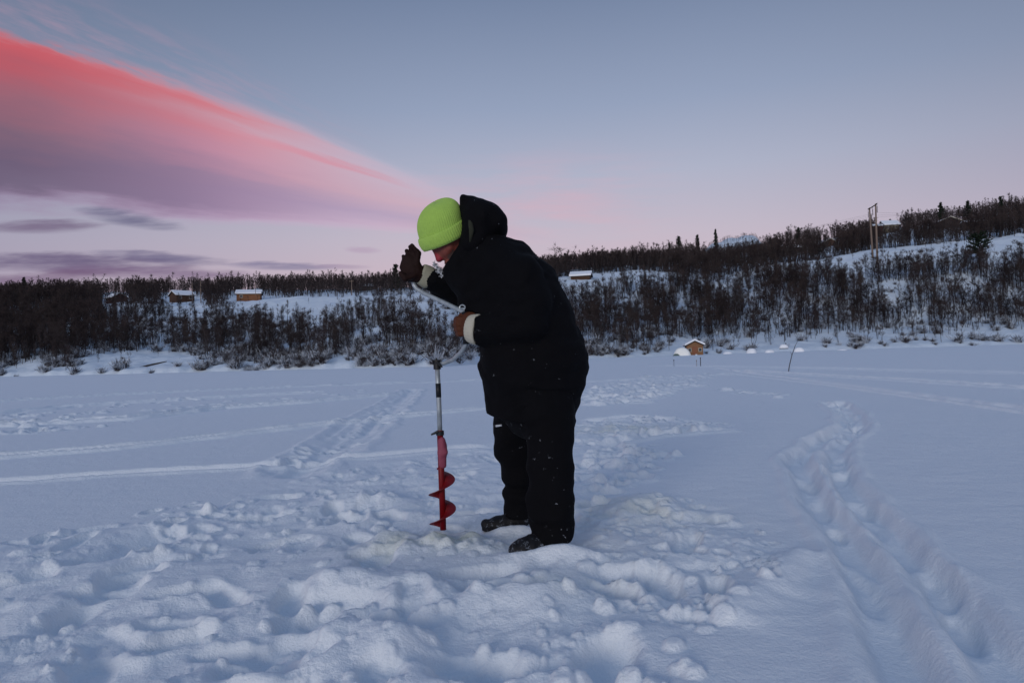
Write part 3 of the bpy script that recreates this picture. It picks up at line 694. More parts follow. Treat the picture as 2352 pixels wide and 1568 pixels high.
def house(name, p, w_, d_, h_, rise, rz, wall, label, cat='cabin', snow=.22, eave=.35, windows=((-.28, .5), (.28, .5)), door=None, chimney=True, trim=False, sink=.5):
    """gable house; ridge along local x; front is local -y"""
    r = empty(name, p, rz); tag(r, label, cat)
    a, c = w_ / 2, d_ / 2
    wl = MB(); V = [(-a, -c, -sink), (a, -c, -sink), (a, c, -sink), (-a, c, -sink), (-a, -c, h_), (a, -c, h_), (a, c, h_), (-a, c, h_), (-a, 0, h_ + rise), (a, 0, h_ + rise)]
    wl.add(V, [(0, 1, 5, 4), (2, 3, 7, 6), (1, 2, 6, 9, 5), (3, 0, 4, 8, 7), (3, 2, 1, 0), (4, 5, 9, 8), (6, 7, 8, 9)]); wl.build('wall', wall, r)
    def slab(t0, t1, e):
        mb = MB(); sl2 = rise / c; ce = c + e; ze = h_ - sl2 * e; ae = a + e
        V = [(-ae, -ce, ze + t0), (ae, -ce, ze + t0), (-ae, 0, h_ + rise + t0), (ae, 0, h_ + rise + t0), (-ae, ce, ze + t0), (ae, ce, ze + t0)]
        V2 = [(x, y, z + t1 - t0) for x, y, z in V]
        return mb.add(V + V2, [(0, 2, 3, 1), (2, 4, 5, 3), (6, 7, 9, 8), (8, 9, 11, 10), (0, 1, 7, 6), (5, 4, 10, 11), (0, 6, 8, 2), (2, 8, 10, 4), (1, 3, 9, 7), (3, 5, 11, 9)])
    rf = slab(.01, .13, eave).build('roof', M_ROOF, r)
    if snow: slab(.14, .14 + snow, eave + .03).build('snow_cover', M_SNOW, rf)
    for (fx, fz) in windows:
        wd = MB().box((fx * w_, -c - .02, fz * h_ + .15), (.42, .03, .42)).build('window', M_TRIM, r)
        MB().box((fx * w_, -c - .045, fz * h_ + .15), (.34, .02, .34)).build('pane', M_GLASS, wd)
    if door is not None: MB().box((door * w_, -c - .03, .95), (.42, .035, .95)).build('door', M_DARKW, r)
    if chimney: MB().box((a * .3, c * .2, h_ + rise + .35), (.25, .25, .7)).build('chimney', M_ROOF, rf)
    if trim:
        t_ = MB()
        for s in (-1, 1):
            sl2 = rise / c; L = math.hypot(c + eave, sl2 * (c + eave)); an = math.atan(sl2)
            for e in (-1, 1):
                t_.box((e * (a + eave + .05), s * (c + eave) / 2, h_ + rise - sl2 * (c + eave) / 2 + .05), (.04, L / 2, .14), Matrix.Rotation(-s * an, 3, 'X'))
        t_.build('barge_board', M_TRIM, rf)
    return r
def at_hill(u, v, Y):
    p = W(u, v, Y); return Vector((p.x, p.y, p.z))
def hbase(u, v, Y, up=0):
    p = on_hill(u, v + 3, 90, 285); return (p.x, p.y, p.z)
house('cabin', hbase(573, 687, 158), 6.2, 4.5, 1.7, .9, R(14), M_ORANGE, 'long low orange-brown cabin with thick white snow roof on the left hill', snow=.35, sink=3, windows=((-.3, .5),))
house('cabin', hbase(418, 689, 162), 5.2, 5.0, 1.6, 1.2, R(48), M_BROWN, 'brown gabled cabin, middle of three on the left hill, beside two wooden poles', snow=.3, sink=3)
house('cabin', hbase(268, 692, 166), 5.0, 4.2, 1.5, 1.2, R(-38), M_RED, 'half-hidden dark red cabin with sloping snow roof, leftmost on the left hill', snow=.3, sink=3)
house('cabin', hbase(838, 664, 200), 5.0, 4.0, 1.4, 1.0, R(20), M_DARKW, 'small dark roofed cabin in the upper wood left of the raised glove', snow=.05, sink=3)
house('cabin', hbase(1335, 636, 190), 4.6, 3.6, .35, .8, R(-14), M_BROWN, 'low pale cabin with a snow-laden roof just right of the angler', snow=.4, sink=.6, windows=())
house('cabin', hbase(1818, 578, 200), 6.2, 4.5, 1.6, .8, R(5), M_DARKW, 'dark low cabin with a white snow roof on the upper right hill', snow=.3, sink=3, windows=())
house('cabin', hbase(1901, 562, 195), 4.0, 3.6, 1.2, 1.1, R(90), M_BROWN, 'tiny gabled cabin with pale roof edges left of the power pylon', snow=.2, sink=3, trim=True, windows=())
house('house', hbase(2042, 530, 190), 5.4, 5.0, 2.4, 1.6, R(-4), M_YEL, 'pale yellow house with a snow roof right behind the power pylon', 'house', snow=.35, sink=4)
house('house', hbase(2012, 540, 192), 3.0, 4.0, 3.4, .8, R(-4), M_RED, 'narrow dark red building seen between the two pylon poles', 'building', snow=.1, sink=4, windows=(), chimney=False)
house('house', hbase(2174, 522, 200), 6.0, 7.4, 2.0, 1.6, R(82), M_DARKW, 'large dark house with a pale-edged gable among the upper right trees', 'house', snow=.06, sink=4, trim=True)
house('house', hbase(2242, 522, 205), 7.5, 5, 1.8, .8, R(-8), M_DARKW, 'long low dark house with a thin pale roof line, rightmost building on the hill', 'house', snow=.12, sink=4, windows=((-.3, .5), (0, .5), (.3, .5)))
# hut on the shore, gable towards the lake
hp = G(1594, 816); hz = 0.25
hut = empty('shore_hut', (hp.x, 98, hz), R(-8)); hx_ = (W(1594, 815, 98)).x; hut.location = (hx_, 98, W(1594, 817, 98).z)
tag(hut, 'small orange-brown board hut with a snow-capped gable roof on the far shore', 'hut')
a, c, hh, rs_ = 1.12, 1.3, 1.5, .55
MB().add([(-a, -c, -.6), (a, -c, -.6), (a, c, -.6), (-a, c, -.6), (-a, -c, hh), (a, -c, hh), (a, c, hh), (-a, c, hh), (0, -c, hh + rs_), (0, c, hh + rs_)],
         [(0, 1, 5, 8, 4), (2, 3, 7, 9, 6), (1, 2, 6, 5), (3, 0, 4, 7), (3, 2, 1, 0), (4, 8, 9, 7), (5, 6, 9, 8)]).build('wall', M_HUT, hut)
def gslab(t0, t1, e, ef, snowy=False):
    k = rs_ / a; V = [(-a - e, -c - ef, hh - k * e + t0), (0, -c - ef, hh + rs_ + t0), (a + e, -c - ef, hh - k * e + t0), (-a - e, c + ef, hh - k * e + t0), (0, c + ef, hh + rs_ + t0), (a + e, c + ef, hh - k * e + t0)]
    V2 = [(x, y, z + t1 - t0) for x, y, z in V]
    return MB().add(V + V2, [(0, 1, 4, 3), (1, 2, 5, 4), (6, 9, 10, 7), (7, 10, 11, 8), (0, 6, 7, 1), (1, 7, 8, 2), (3, 4, 10, 9), (4, 5, 11, 10), (0, 3, 9, 6), (2, 8, 11, 5)])
rf = gslab(.01, .12, .22, .3).build('roof', M_ROOF, hut); gslab(.13, .36, .25, .33).build('snow_cover', M_SNOW, rf)
MB().box((-.02, -c - .03, .62), (.34, .03, .72)).build('door', mat('reddish door', (.22, .09, .05), .8), hut)
for s in (-1, 1):
    wd = MB().box((s * .72, -c - .02, .85), (.24, .03, .26)).build('window', M_TRIM, hut); MB().box((s * .72, -c - .05, .85), (.18, .015, .2)).build('pane', M_GLASS, wd)
MB().box((.12, -c - .25, -.05), (.12, .1, .28)).build('door_step', M_SNOW, hut)
# lumps at the shore
def lump(name, u, v, Y, wpx, hpx, m_, label, cat, group=None, seed=0, z0=0):
    w_ = wpx * Y / FPX / 2; h_ = hpx * Y / FPX; n, q = 18, 10; V = []; Fs = []; rng = np.random.default_rng(seed)
    for i in range(q + 1):
        ph = math.pi / 2 * i / q
        for k in range(n):
            th = 2 * math.pi * k / n; rr_ = 1 + .12 * math.sin(2 * th + seed) + .08 * math.sin(3 * th + seed * 2) + rng.normal() * .02
            V.append((math.cos(ph) ** .8 * math.cos(th) * w_ * rr_, math.cos(ph) ** .8 * math.sin(th) * w_ * .9 * rr_, math.sin(ph) * h_ * 1.15 - .15 * h_))
    for i in range(q):
        for k in range(n): Fs.append((i * n + k, i * n + (k + 1) % n, (i + 1) * n + (k + 1) % n, (i + 1) * n + k))
    p = W(u, v, Y); o = MB().add(V, Fs).build(name, m_, None, True); o.location = (p.x, p.y, p.z); return tag(o, label, cat, group)
M_PALE = mat('pale heap', (.86, .87, .84), .7, build=snow_build(2, .05))
M_ROCK = mat('grey rock', (.09, .10, .11), .9)
hs = lump('snow_heap', 1567, 822, 93, 37, 24, M_PALE, 'big rounded white heap left of the small hut with a grey-green foot', 'snow heap', seed=2)
fr = MB()
ft = lump('heap_foot', 1554, 824, 91.6, 18, 12, mat('grey green cover', (.10, .14, .13), .9), None, None, seed=3)
ft.parent = hs; ft.location = ft.location - hs.location
for i, (u, v, wp, hp_, lb) in enumerate([(1671, 818, 24, 8, 'low snow-capped rock nearest the hut, right of it'), (1727, 812, 24, 9, 'rounded snow-capped rock second to the right of the hut'), (1767, 811, 20, 6, 'flat snow-capped rock at the shore third to the right of the hut'),
                                        (1800, 800, 17, 7, 'snow-capped boulder a little up the bank behind the leaning stick'), (1836, 810, 20, 9, 'snow-capped rock on the shore just right of the leaning stick'), (1935, 811, 24, 7, 'small flat snow-capped rock well right of the leaning stick')]):
    o = lump('snowy_rock', u, v, 98, wp, hp_, M_ROCK, lb, 'rock', 'snow-capped rocks along the far shore', seed=5 + i)
    cpo = lump('snow_cap', u, v, 98, wp * 1.06, hp_ * 1.12, M_SNOW, None, None, seed=5 + i); cpo.parent = o; cpo.location = (0, 0, hp_ * .28 * 98 / FPX)
# dark stones and a log on the bank at the left
M_LOG = mat('dark dead wood', (.035, .03, .03), .9)
for (u, v, r_, lb) in [(405, 851, .18, 'small dark rock low on the open snow bank at the left'), (567 * .72 + 0, 846, .22, 'dark rock higher on the open snow bank at the left')]:
    pass
pt = on_hill(232, 843); o = MB().tube([(-1.6, 0, .1), (-.5, .1, .22), (.6, 0, .3), (1.7, .2, .42)], [.09, .12, .11, .05], 7).build('fallen_log', M_LOG, None, True); o.location = (W(350, 826, 84).x, 84, hill_z(W(350, 826, 84).x, 84))
o.rotation_euler = (0, -.1, 0); tag(o, 'dark fallen log lying across the open snow bank at the left', 'log')

# ------------------------------------------------------------------ sticks and poles
M_STICK = mat('dark stick', (.04, .035, .035), .9); M_POLE = mat('weathered pole', (.20, .15, .12), .85); M_WIRE = mat('dark wire', (.03, .03, .035), .6)
p0 = G(1811, 853); Y = p0.y
q = [W(1811, 855, Y), W(1813, 840, Y), W(1819, 815, Y), W(1826, 795, Y), W(1832, 783, Y)]
o = MB().tube([tuple(a - q[0]) for a in q], [.016, .015, .012, .009, .004], 6)
o.tube([tuple(q[2] - q[0]), tuple(W(1814, 806, Y) - q[0])], [.008, .003], 5)
o = o.build('stick', M_STICK, None, True); o.location = q[0]; tag(o, 'thin dark leaning stick stuck in the lake snow at the right', 'stick')
for (u, v0, v1, lb) in [(1548, 842, 827, 'short faint marker pole standing before the white heap'), (1609, 842, 822, 'dark marker pole standing on the ice just below the hut'), (1600, 841, 828, 'thin pale marker pole just left of the darker one below the hut')]:
    g = G(u, v0); t_ = W(u - .3, v1, g.y); mb = MB().tube([(0, 0, -.1), tuple(t_ - g)], [.018 if u == 1609 else .010] * 2, 6); mb.box(tuple(t_ - g), (.022, .01, .03))
    o = mb.build('marker_pole', M_STICK if u != 1600 else M_POLE); o.location = g; tag(o, lb, 'pole', 'marker poles on the ice below the hut')
# H-frame power pylon
def pylon(bl, br, tl, tr, Y0, Y1, label, ins=True, ext_=.22, r0=.2):
    """two poles (foot and top picture points) joined by a crossarm"""
    A0, A1 = W(*bl, Y0), W(*tl, Y0); B0, B1 = W(*br, Y1), W(*tr, Y1)
    o = empty('power_pylon', A0); tag(o, label, 'power pylon')
    L = lambda p: tuple(p - A0)
    for (p, t_) in ((A0, A1), (B0, B1)):
        MB().tube([tuple(p - A0 - Vector((0, 0, 1.5))), L((p + t_) / 2), L(t_)], [r0, r0 * .85, r0 * .65], 8).build('pole', M_POLE, o, True)
    d = B1 - A1; e0 = A1 - d * ext_ * 1.0; e1 = B1 + d * ext_ * 1.0; dn = Vector((0, 0, -.25))
    MB().tube([L(e0 + dn * .6), L(A1 + dn), L(B1 + dn), L(e1 + dn * .6)], r0 * .55, 6).build('crossarm', M_STICK, o, True)
    pts = []
    if ins:
        for p in (e0, (A1 + B1) / 2, e1):
            mb = MB(); mb.tube([L(p + dn), L(p + Vector((0, 0, -2.3)))], .035, 5)
            for k in range(7): z = p.z - .9 - k * .2; mb.tube([L(Vector((p.x, p.y, z))), L(Vector((p.x, p.y, z - .08)))], [.13, .1], 8)
            mb.build('insulator', M_STICK, o); pts.append(p + Vector((0, 0, -2.3)))
    return pts
P3 = pylon((2005, 592), (2015, 594), (1997, 477), (2011, 468), 166, 160, 'tall wooden power pylon of two poles and a crossarm on the right hill', r0=.25)
pylon((442, 684), (461, 683), (441, 649), (461, 646), 185, 183, 'small wooden power pylon of two poles behind the left cabins', ins=False, r0=.11, ext_=.3)
for (u, v0, v1, Y, lb) in [(808, 676, 643, 170, 'pale utility pole before the upper wood left of the raised glove'), (587, 668, 648, 165, 'thin pole standing behind the orange-brown cabin')]:
    g = W(u, v0, Y); t_ = W(u - .5, v1, Y); mb = MB().tube([(0, 0, -1.2), tuple(t_ - g)], [.12 if u == 808 else .06, .07 if u == 808 else .04], 7)
    if u == 808: mb.box((0, 0, (t_ - g).z - .3), (.6, .05, .06))
    o = mb.build('utility_pole', M_POLE); o.location = g; tag(o, lb, 'pole')
for i, p in enumerate(P3):
    for (dst, nm_) in ((W(2500, 405 + 18 * i, 205), 'right'), (W(1100, 640 + 10 * i, 420), 'left')):
        pts = []
        for k in range(13):
            s = k / 12; v_ = p.lerp(dst, s); v_.z -= 4 * s * (1 - s) * 2.2; pts.append(tuple(v_ - p))
        o = MB().tube(pts, .014, 4).build('power_line', M_WIRE); o.location = p
        tag(o, '%s wire running %s from the tall power pylon' % (('left-end', 'middle', 'right-end')[i], 'up to the right' if nm_ == 'right' else 'down to the left'), 'power line', 'wires hung from the power pylon')

# ------------------------------------------------------------------ implicit surfaces for the figure
class Field:
    def __init__(s, lo, hi, h):
        s.lo = np.array(lo, float); s.h = h; s.n = np.ceil((np.array(hi) - s.lo) / h).astype(int) + 1
        s.ax = [s.lo[i] + np.arange(s.n[i]) * h for i in range(3)]; s.v = np.full(s.n, 0.4, dtype=np.float64)
    def _reg(s, lo, hi):
        a = np.clip(((np.array(lo) - s.lo) / s.h).astype(int), 0, s.n); c = np.clip(((np.array(hi) - s.lo) / s.h).astype(int) + 2, 0, s.n)
        sl_ = tuple(slice(a[i], c[i]) for i in range(3)); return sl_, np.meshgrid(*[s.ax[i][sl_[i]] for i in range(3)], indexing='ij')
    def put(s, sl_, d, k, sub=False):
        v = s.v[sl_]
        if sub: d = -d; h = np.clip(.5 - .5 * (d - v) / k * -1 * -1, 0, 1) if False else None
        if sub:
            h = np.maximum(k - np.abs(v - d), 0) / k; s.v[sl_] = np.maximum(v, d) + h * h * k * .25
        else:
            h = np.maximum(k - np.abs(v - d), 0) / k; s.v[sl_] = np.minimum(v, d) - h * h * k * .25
    def cone(s, a, b_, ra, rb, k=.02, n=None, sc=1.0, sub=False):
        """tapered capsule; flattened or widened by sc along unit direction n"""
        a = np.array(a, float); b_ = np.array(b_, float); m_ = max(ra, rb) * max(1, sc) + k + .03
        sl_, (X_, Y_, Z_) = s._reg(np.minimum(a, b_) - m_, np.maximum(a, b_) + m_)
        d = b_ - a; L2 = d @ d + 1e-12; px, py, pz = X_ - a[0], Y_ - a[1], Z_ - a[2]
        t = np.clip((px * d[0] + py * d[1] + pz * d[2]) / L2, 0, 1); px = px - t * d[0]; py = py - t * d[1]; pz = pz - t * d[2]
        if n is not None:
            n_ = np.array(n, float); n_ /= np.linalg.norm(n_); q = (px * n_[0] + py * n_[1] + pz * n_[2]) * (1 / sc - 1); px, py, pz = px + q * n_[0], py + q * n_[1], pz + q * n_[2]
        s.put(sl_, np.sqrt(px * px + py * py + pz * pz) - (ra + (rb - ra) * t), k, sub); return s
    def chain(s, pts, k=.02, n=None, sub=False):
        """pts: (u, v, depth, radius in picture units, depth scale)"""
        for p, q in zip(pts[:-1], pts[1:]):
            s.cone(W(*p[:3]), W(*q[:3]), p[3] * p[2] / FPX, q[3] * q[2] / FPX, k, n or (0, 1, 0), (p[4] + q[4]) / 2 if len(p) > 4 else 1.0, sub)
        return s
    def cut(s, p, n, k=.01):
        n = np.array(n, float); n /= np.linalg.norm(n); X_, Y_, Z_ = np.meshgrid(*s.ax, indexing='ij')
        d = (X_ - p[0]) * n[0] + (Y_ - p[1]) * n[1] + (Z_ - p[2]) * n[2]
        h = np.maximum(k - np.abs(s.v - d), 0) / k; s.v = np.maximum(s.v, d) + h * h * k * .25; return s
    def wrinkle(s, f):
        k = np.where(np.abs(s.v) < .06); s.v[k] += f(s.ax[0][k[0]], s.ax[1][k[1]], s.ax[2][k[2]]); return s
    def mesh(s, name, material, parent=None, smooth=1):
        v = s.v; n = v.shape; ins = v < 0; ins[0] = ins[-1] = False; ins[:, 0] = ins[:, -1] = False; ins[:, :, 0] = ins[:, :, -1] = False
        v = np.where(ins, np.minimum(v, -1e-6), np.maximum(v, 1e-6)); cs = tuple(x - 1 for x in n)
        acc = np.zeros(cs + (3,), np.float32); cnt = np.zeros(cs, np.float32)
        cor = [(i, j, k) for i in (0, 1) for j in (0, 1) for k in (0, 1)]
        g = lambda A, c: A[c[0]:c[0] + cs[0], c[1]:c[1] + cs[1], c[2]:c[2] + cs[2]]
        for c in cor:
            for a_ in range(3):
                if c[a_]: continue
                c2 = list(c); c2[a_] = 1; c2 = tuple(c2); va, vb = g(v, c), g(v, c2); k = (g(ins, c) != g(ins, c2)); 
                t = va / (va - vb + (~k)); cnt += k
                for q in range(3): acc[..., q] += np.where(k, (t if q == a_ else c[q]), 0)
        act_ = cnt > 0; idx_ = np.full(cs, -1, np.int64); idx_[act_] = np.arange(act_.sum()); cc_ = np.argwhere(act_)
        P = s.lo + (cc_ + acc[act_] / cnt[act_][:, None]) * s.h; Fs = []
        for a_ in range(3):
            b1, b2 = (a_ + 1) % 3, (a_ + 2) % 3
            s1 = [slice(1, -1)] * 3; s1[a_] = slice(0, -1); s2 = [slice(1, -1)] * 3; s2[a_] = slice(1, None)
            i1, i2 = ins[tuple(s1)], ins[tuple(s2)]; e = np.argwhere(i1 != i2); fl = i1[tuple(e.T)]
            off = np.ones(3, int); off[a_] = 0; e = e + off
            def cell(d1, d2):
                q = e.copy(); q[:, b1] -= d1; q[:, b2] -= d2; return idx_[tuple(q.T)]
            f = np.stack([cell(1, 1), cell(0, 1), cell(0, 0), cell(1, 0)], 1); f[~fl] = f[~fl][:, ::-1]; Fs.append(f)
        Fs = np.concatenate(Fs); Fs = Fs[(Fs >= 0).all(1)]
        if parent is not None: P = P - np.array(parent.matrix_world.translation if False else parent.location)
        for _ in range(smooth):
            acc2 = np.zeros_like(P); c2 = np.zeros(len(P))
            for i in range(4):
                np.add.at(acc2, Fs[:, i], P[Fs[:, (i + 1) % 4]]); np.add.at(c2, Fs[:, i], 1)
            P = P * .5 + acc2 / np.maximum(c2, 1)[:, None] * .5
        return mesh_np(name, P, Fs, material, True, parent)

# ------------------------------------------------------------------ clothing materials
def cloth_build(col, fleck=.0, bs=260):
    def f(nb, p):
        co = ocoord(nb); n_ = nb.noise(co, 9, 4, .6)
        c = nb.mix(n_, tuple(x * .7 for x in col), tuple(x * 1.3 for x in col))
        if fleck:
            fl = nb.m('MULTIPLY', nb.ss(nb.noise(co, 34, 3, .7), .70 - fleck, .78 - fleck), nb.ss(nb.noise(co, 4, 2, .5), .46, .62)); c = nb.mix(nb.m('MULTIPLY', fl, .55), c, (.5, .54, .6))
        nb.put(p.inputs['Base Color'], c); bump(nb, p, nb.noise(co, bs, 2, .5), .25, .001)
    return f
M_JACKET = mat('black jacket cloth', (.002, .002, .003), .9, build=cloth_build((.0030, .0030, .0042), .022), spec=.10)
M_TROUS = mat('black trouser cloth', (.002, .002, .003), .9, build=cloth_build((.0032, .0032, .0044), .055), spec=.10)
def boot_build(nb, p):
    co = ocoord(nb); fl = nb.ss(nb.noise(co, 38, 6, .75), .54, .62)
    nb.put(p.inputs['Base Color'], nb.mix(nb.m('MULTIPLY', fl, .6), (.005, .005, .007), (.22, .25, .30))); bump(nb, p, nb.noise(co, 40, 3, .6), .6, .006)
M_BOOT = mat('snow-dusted black boot', (.01, .01, .01), .7, build=boot_build)
M_LEATH = mat('brown leather', (.12, .032, .010), .7, build=cloth_build((.075, .021, .007), 0, 90), spec=.25)
M_LEATH2 = mat('dark brown leather', (.030, .009, .006), .75, build=cloth_build((.013, .0035, .0025), 0, 90), spec=.2)
def rib_build(col):
    def f(nb, p):
        co = ocoord(nb); nb.put(p.inputs['Base Color'], nb.mix(nb.noise(co, 40, 3, .6), tuple(x * .8 for x in col), col)); bump(nb, p, nb.noise(co, 200, 3, .6), .5, .002)
    return f
def steel_build(nb, p):
    co = ocoord(nb); n_ = nb.noise(co, 30, 4, .6); nb.put(p.inputs['Base Color'], nb.mix(n_, (.16, .19, .20), (.50, .55, .60))); nb.put(p.inputs['Roughness'], nb.m('ADD', nb.m('MULTIPLY', n_, .3), .25))
M_STEEL = mat('worn steel tube', (.4, .42, .45), .35, .35, build=steel_build)
M_CUFF = mat('cream knit', (.46, .44, .36), .95, build=rib_build((.48, .46, .38)))
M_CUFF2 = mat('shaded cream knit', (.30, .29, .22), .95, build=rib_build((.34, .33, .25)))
M_LIME = mat('lime green knit', (.34, .62, .05), .95, build=rib_build((.37, .58, .11)), spec=.1)
M_LIME.node_tree.nodes['Principled BSDF'].inputs['Sheen Weight'].default_value = .15
def skin_build(nb, p):
    co = ocoord(nb); nb.put(p.inputs['Base Color'], nb.mix(nb.noise(co, 22, 3, .6), (.13, .034, .026), (.24, .064, .046)))
M_SKIN = mat('cold reddened skin', (.32, .10, .08), .55, build=skin_build)
M_REDSKIN = mat('red nose', (.27, .026, .036), .55)
M_BEARD = mat('grey stubble', (.09, .055, .05), .9)
M_OLIVE = mat('dark olive lining', (.022, .024, .015), .9)
M_LINING = mat('light grey lining', (.42, .45, .50), .7, build=rib_build((.5, .53, .58)))

def U3(v): v = Vector(v); return v.normalized()
person = empty('person', (0.14, 3.30, 0.0))
tag(person, 'person in black winter suit and lime beanie bending over a hand drill', 'person')
bpy.context.view_layer.update()
# head frame: bowed forward and to the left of the picture
hf = U3((-.66, -.22, -.70)); hu = U3((-.70, -.05, .72)); hu = (hu - hf * hu.dot(hf)).normalized(); hs_ = hf.cross(hu).normalized()
HC = W(1037, 553, 3.38)
def hp_(f, s, u): return HC + hf * f + hs_ * s + hu * u
B = Field((-.50, 2.85, -.02), (.62, 3.90, 1.70), .007)
# head
B.cone(hp_(-.018, 0, .035), hp_(.005, 0, .03), .088, .086, .02, hs_, .9)
B.cone(hp_(.045, 0, .0), hp_(.045, 0, -.07), .062, .045, .03)
B.cone(hp_(.058, 0, -.088), hp_(.060, 0, -.092), .026, .024, .03, hs_, 1.3)
B.cone(hp_(.090, 0, .02), hp_(.111, 0, -.018), .011, .0185, .014)
for s in (-1, 1):
    B.cone(hp_(.112, s * .013, -.018), hp_(.108, s * .014, -.016), .010, .009, .008)
    B.cone(hp_(.068, s * .042, -.022), hp_(.05, s * .055, -.02), .022, .024, .02)
    B.cone(hp_(.086, s * .012, .036), hp_(.076, s * .048, .034), .011, .010, .012)
    B.cone(hp_(.094, s * .033, .014), hp_(.090, s * .036, .013), .013, .013, .010, None, 1, True)
    B.cone(hp_(-.005, s * .082, -.005), hp_(-.015, s * .088, .02), .014, .018, .008, hs_, .5)
    B.cone(hp_(.086, s * .033, .013), hp_(.085, s * .034, .013), .0115, .0115, .003)
B.cone(hp_(.102, -.02, -.052), hp_(.102, .02, -.052), .0065, .0065, .006); B.cone(hp_(.098, -.016, -.066), hp_(.098, .016, -.066), .0075, .0075, .006)
B.cone(hp_(-.02, 0, -.04), W(1110, 600, 3.37), .058, .066, .04)
# torso, arms with hands, legs
B.chain([(1125, 600, 3.36, 40, 2.4), (1185, 690, 3.36, 72, 1.6), (1215, 790, 3.35, 74, 1.5), (1232, 880, 3.34, 76, 1.35)], .05)
ARM_N = [(1180, 625, 3.17, 30), (1225, 752, 3.10, 26), (1140, 757, 3.14, 18), (1088, 755, 3.19, 13)]
ARM_F = [(1130, 610, 3.52, 26), (1095, 672, 3.565, 22), (1018, 651, 3.51, 16), (972, 632, 3.44, 14)]
B.chain(ARM_N, .03); B.chain(ARM_F, .03)
B.chain([(1250, 900, 3.20, 50), (1258, 1050, 3.14, 36), (1266, 1200, 3.10, 24), (1264, 1250, 3.09, 20), (1215, 1264, 3.07, 17)], .04)
B.chain([(1205, 900, 3.48, 48), (1186, 1040, 3.58, 24), (1190, 1160, 3.60, 20), (1188, 1188, 3.60, 15), (1155, 1198, 3.59, 7)], .04)

GRIP_A, GRIP_B = W(1068, 712, 3.25), W(1071, 790, 3.25)
KN = W(938, 648, 3.43)
def hand_fist(fld, g=1.0):
    """left hand closed round the upright grip, back of the hand to the camera"""
    ax_ = (GRIP_A - GRIP_B).normalized(); wr = W(1090, 755, 3.19); c = (GRIP_A + GRIP_B) / 2
    near_ = U3((0, -1, 0)); near_ = (near_ - ax_ * near_.dot(ax_)).normalized(); lf = ax_.cross(near_).normalized()
    if lf.x > 0: lf = -lf
    fld.cone(c + near_ * .036 - lf * .028 + ax_ * .030, c + near_ * .036 - lf * .028 - ax_ * .034, .027 * g, .024 * g, .012, near_, .75)
    fld.cone(wr, c + near_ * .03 - lf * .02, .031 * g, .030 * g, .02)
    for i, t_ in enumerate((.036, .013, -.010, -.031)):
        r_ = (.0118, .0122, .0116, .0102)[i] * g; o = c + ax_ * t_; ln = (1, 1.06, 1.0, .88)[i]
        pts = [o + near_ * .040 - lf * .012, o + near_ * .030 * ln + lf * .027 * ln, o - near_ * .006 + lf * .040 * ln, o - near_ * .034 + lf * .020, o - near_ * .036 - lf * .004]
        for p, q in zip(pts[:-1], pts[1:]): fld.cone(p, q, r_, r_ * .95, .004)
    tb_ = [c + near_ * .030 - lf * .034 + ax_ * .026, c + ax_ * .052 - lf * .018 + near_ * .012, c + ax_ * .050 + lf * .014 - near_ * .012, c + ax_ * .046 + lf * .022 - near_ * .03]
    for p, q in zip(tb_[:-1], tb_[1:]): fld.cone(p, q, .0145 * g, .0125 * g, .006)
def hand_up(fld, g=1.0):
    """right hand: heel pressed on the top knob, fingers pointing up"""
    wr = W(974, 633, 3.44); y_ = 3.42
    P_ = lambda u, v, dy=0: W(u, v, y_ + dy)
    fld.cone(P_(956, 628), P_(942, 600), .040 * g, .036 * g, .02, (0, 1, 0), .62)
    fld.cone(P_(938, 634), P_(930, 612), .026 * g, .024 * g, .02, (0, 1, 0), .8)
    fld.cone(wr, P_(955, 626), .028 * g, .034 * g, .02)
    for i, (a_, m_, e_) in enumerate([((958, 602), (961, 582), (946, 564)), ((949, 600), (951, 584), (942, 567)), ((938, 603), (940, 588), (934, 576)), ((929, 609), (930, 597), (926, 588))]):
        dy = (-.012, .004, .012, .014)[i]; r_ = (.0135, .0135, .0130, .0115)[i] * g
        fld.cone(P_(*a_, dy), P_(*m_, dy - .006), r_, r_ * .95, .012); fld.cone(P_(*m_, dy - .006), P_(*e_, dy - .016), r_ * .95, r_ * .72, .004)
    fld.cone(P_(950, 632, -.03), P_(930, 640, -.045), .0155 * g, .0145 * g, .01); fld.cone(P_(930, 640, -.045), P_(921, 628, -.045), .0145 * g, .012 * g, .005)
hand_fist(B, .8); hand_up(B, .8)
body = B.mesh('body', M_SKIN, person, 2)
body.data.materials.append(M_REDSKIN); body.data.materials.append(M_BEARD)
co = np.zeros(len(body.data.vertices) * 3, np.float32); body.data.vertices.foreach_get('co', co); co = co.reshape(-1, 3) + np.array(person.location)
rel = co - np.array(HC); f_ = rel @ np.array(hf); s_ = rel @ np.array(hs_); u_ = rel @ np.array(hu)
pf = np.zeros(len(body.data.loops), np.int32); body.data.loops.foreach_get('vertex_index', pf); pf = pf.reshape(-1, 4)[:, 0]
mi = np.zeros(len(pf), np.int32); nose = (np.abs(s_) < .026) & (f_ > .104) & (u_ < .012) & (u_ > -.04); mi[nose[pf]] = 1
beard = (f_ > .045) & (u_ < -.044) & (u_ > -.16) & (np.abs(s_) < .08) & ~((u_ > -.072) & (u_ < -.048) & (np.abs(s_) < .026)); mi[beard[pf]] = 2
body.data.polygons.foreach_set('material_index', mi)

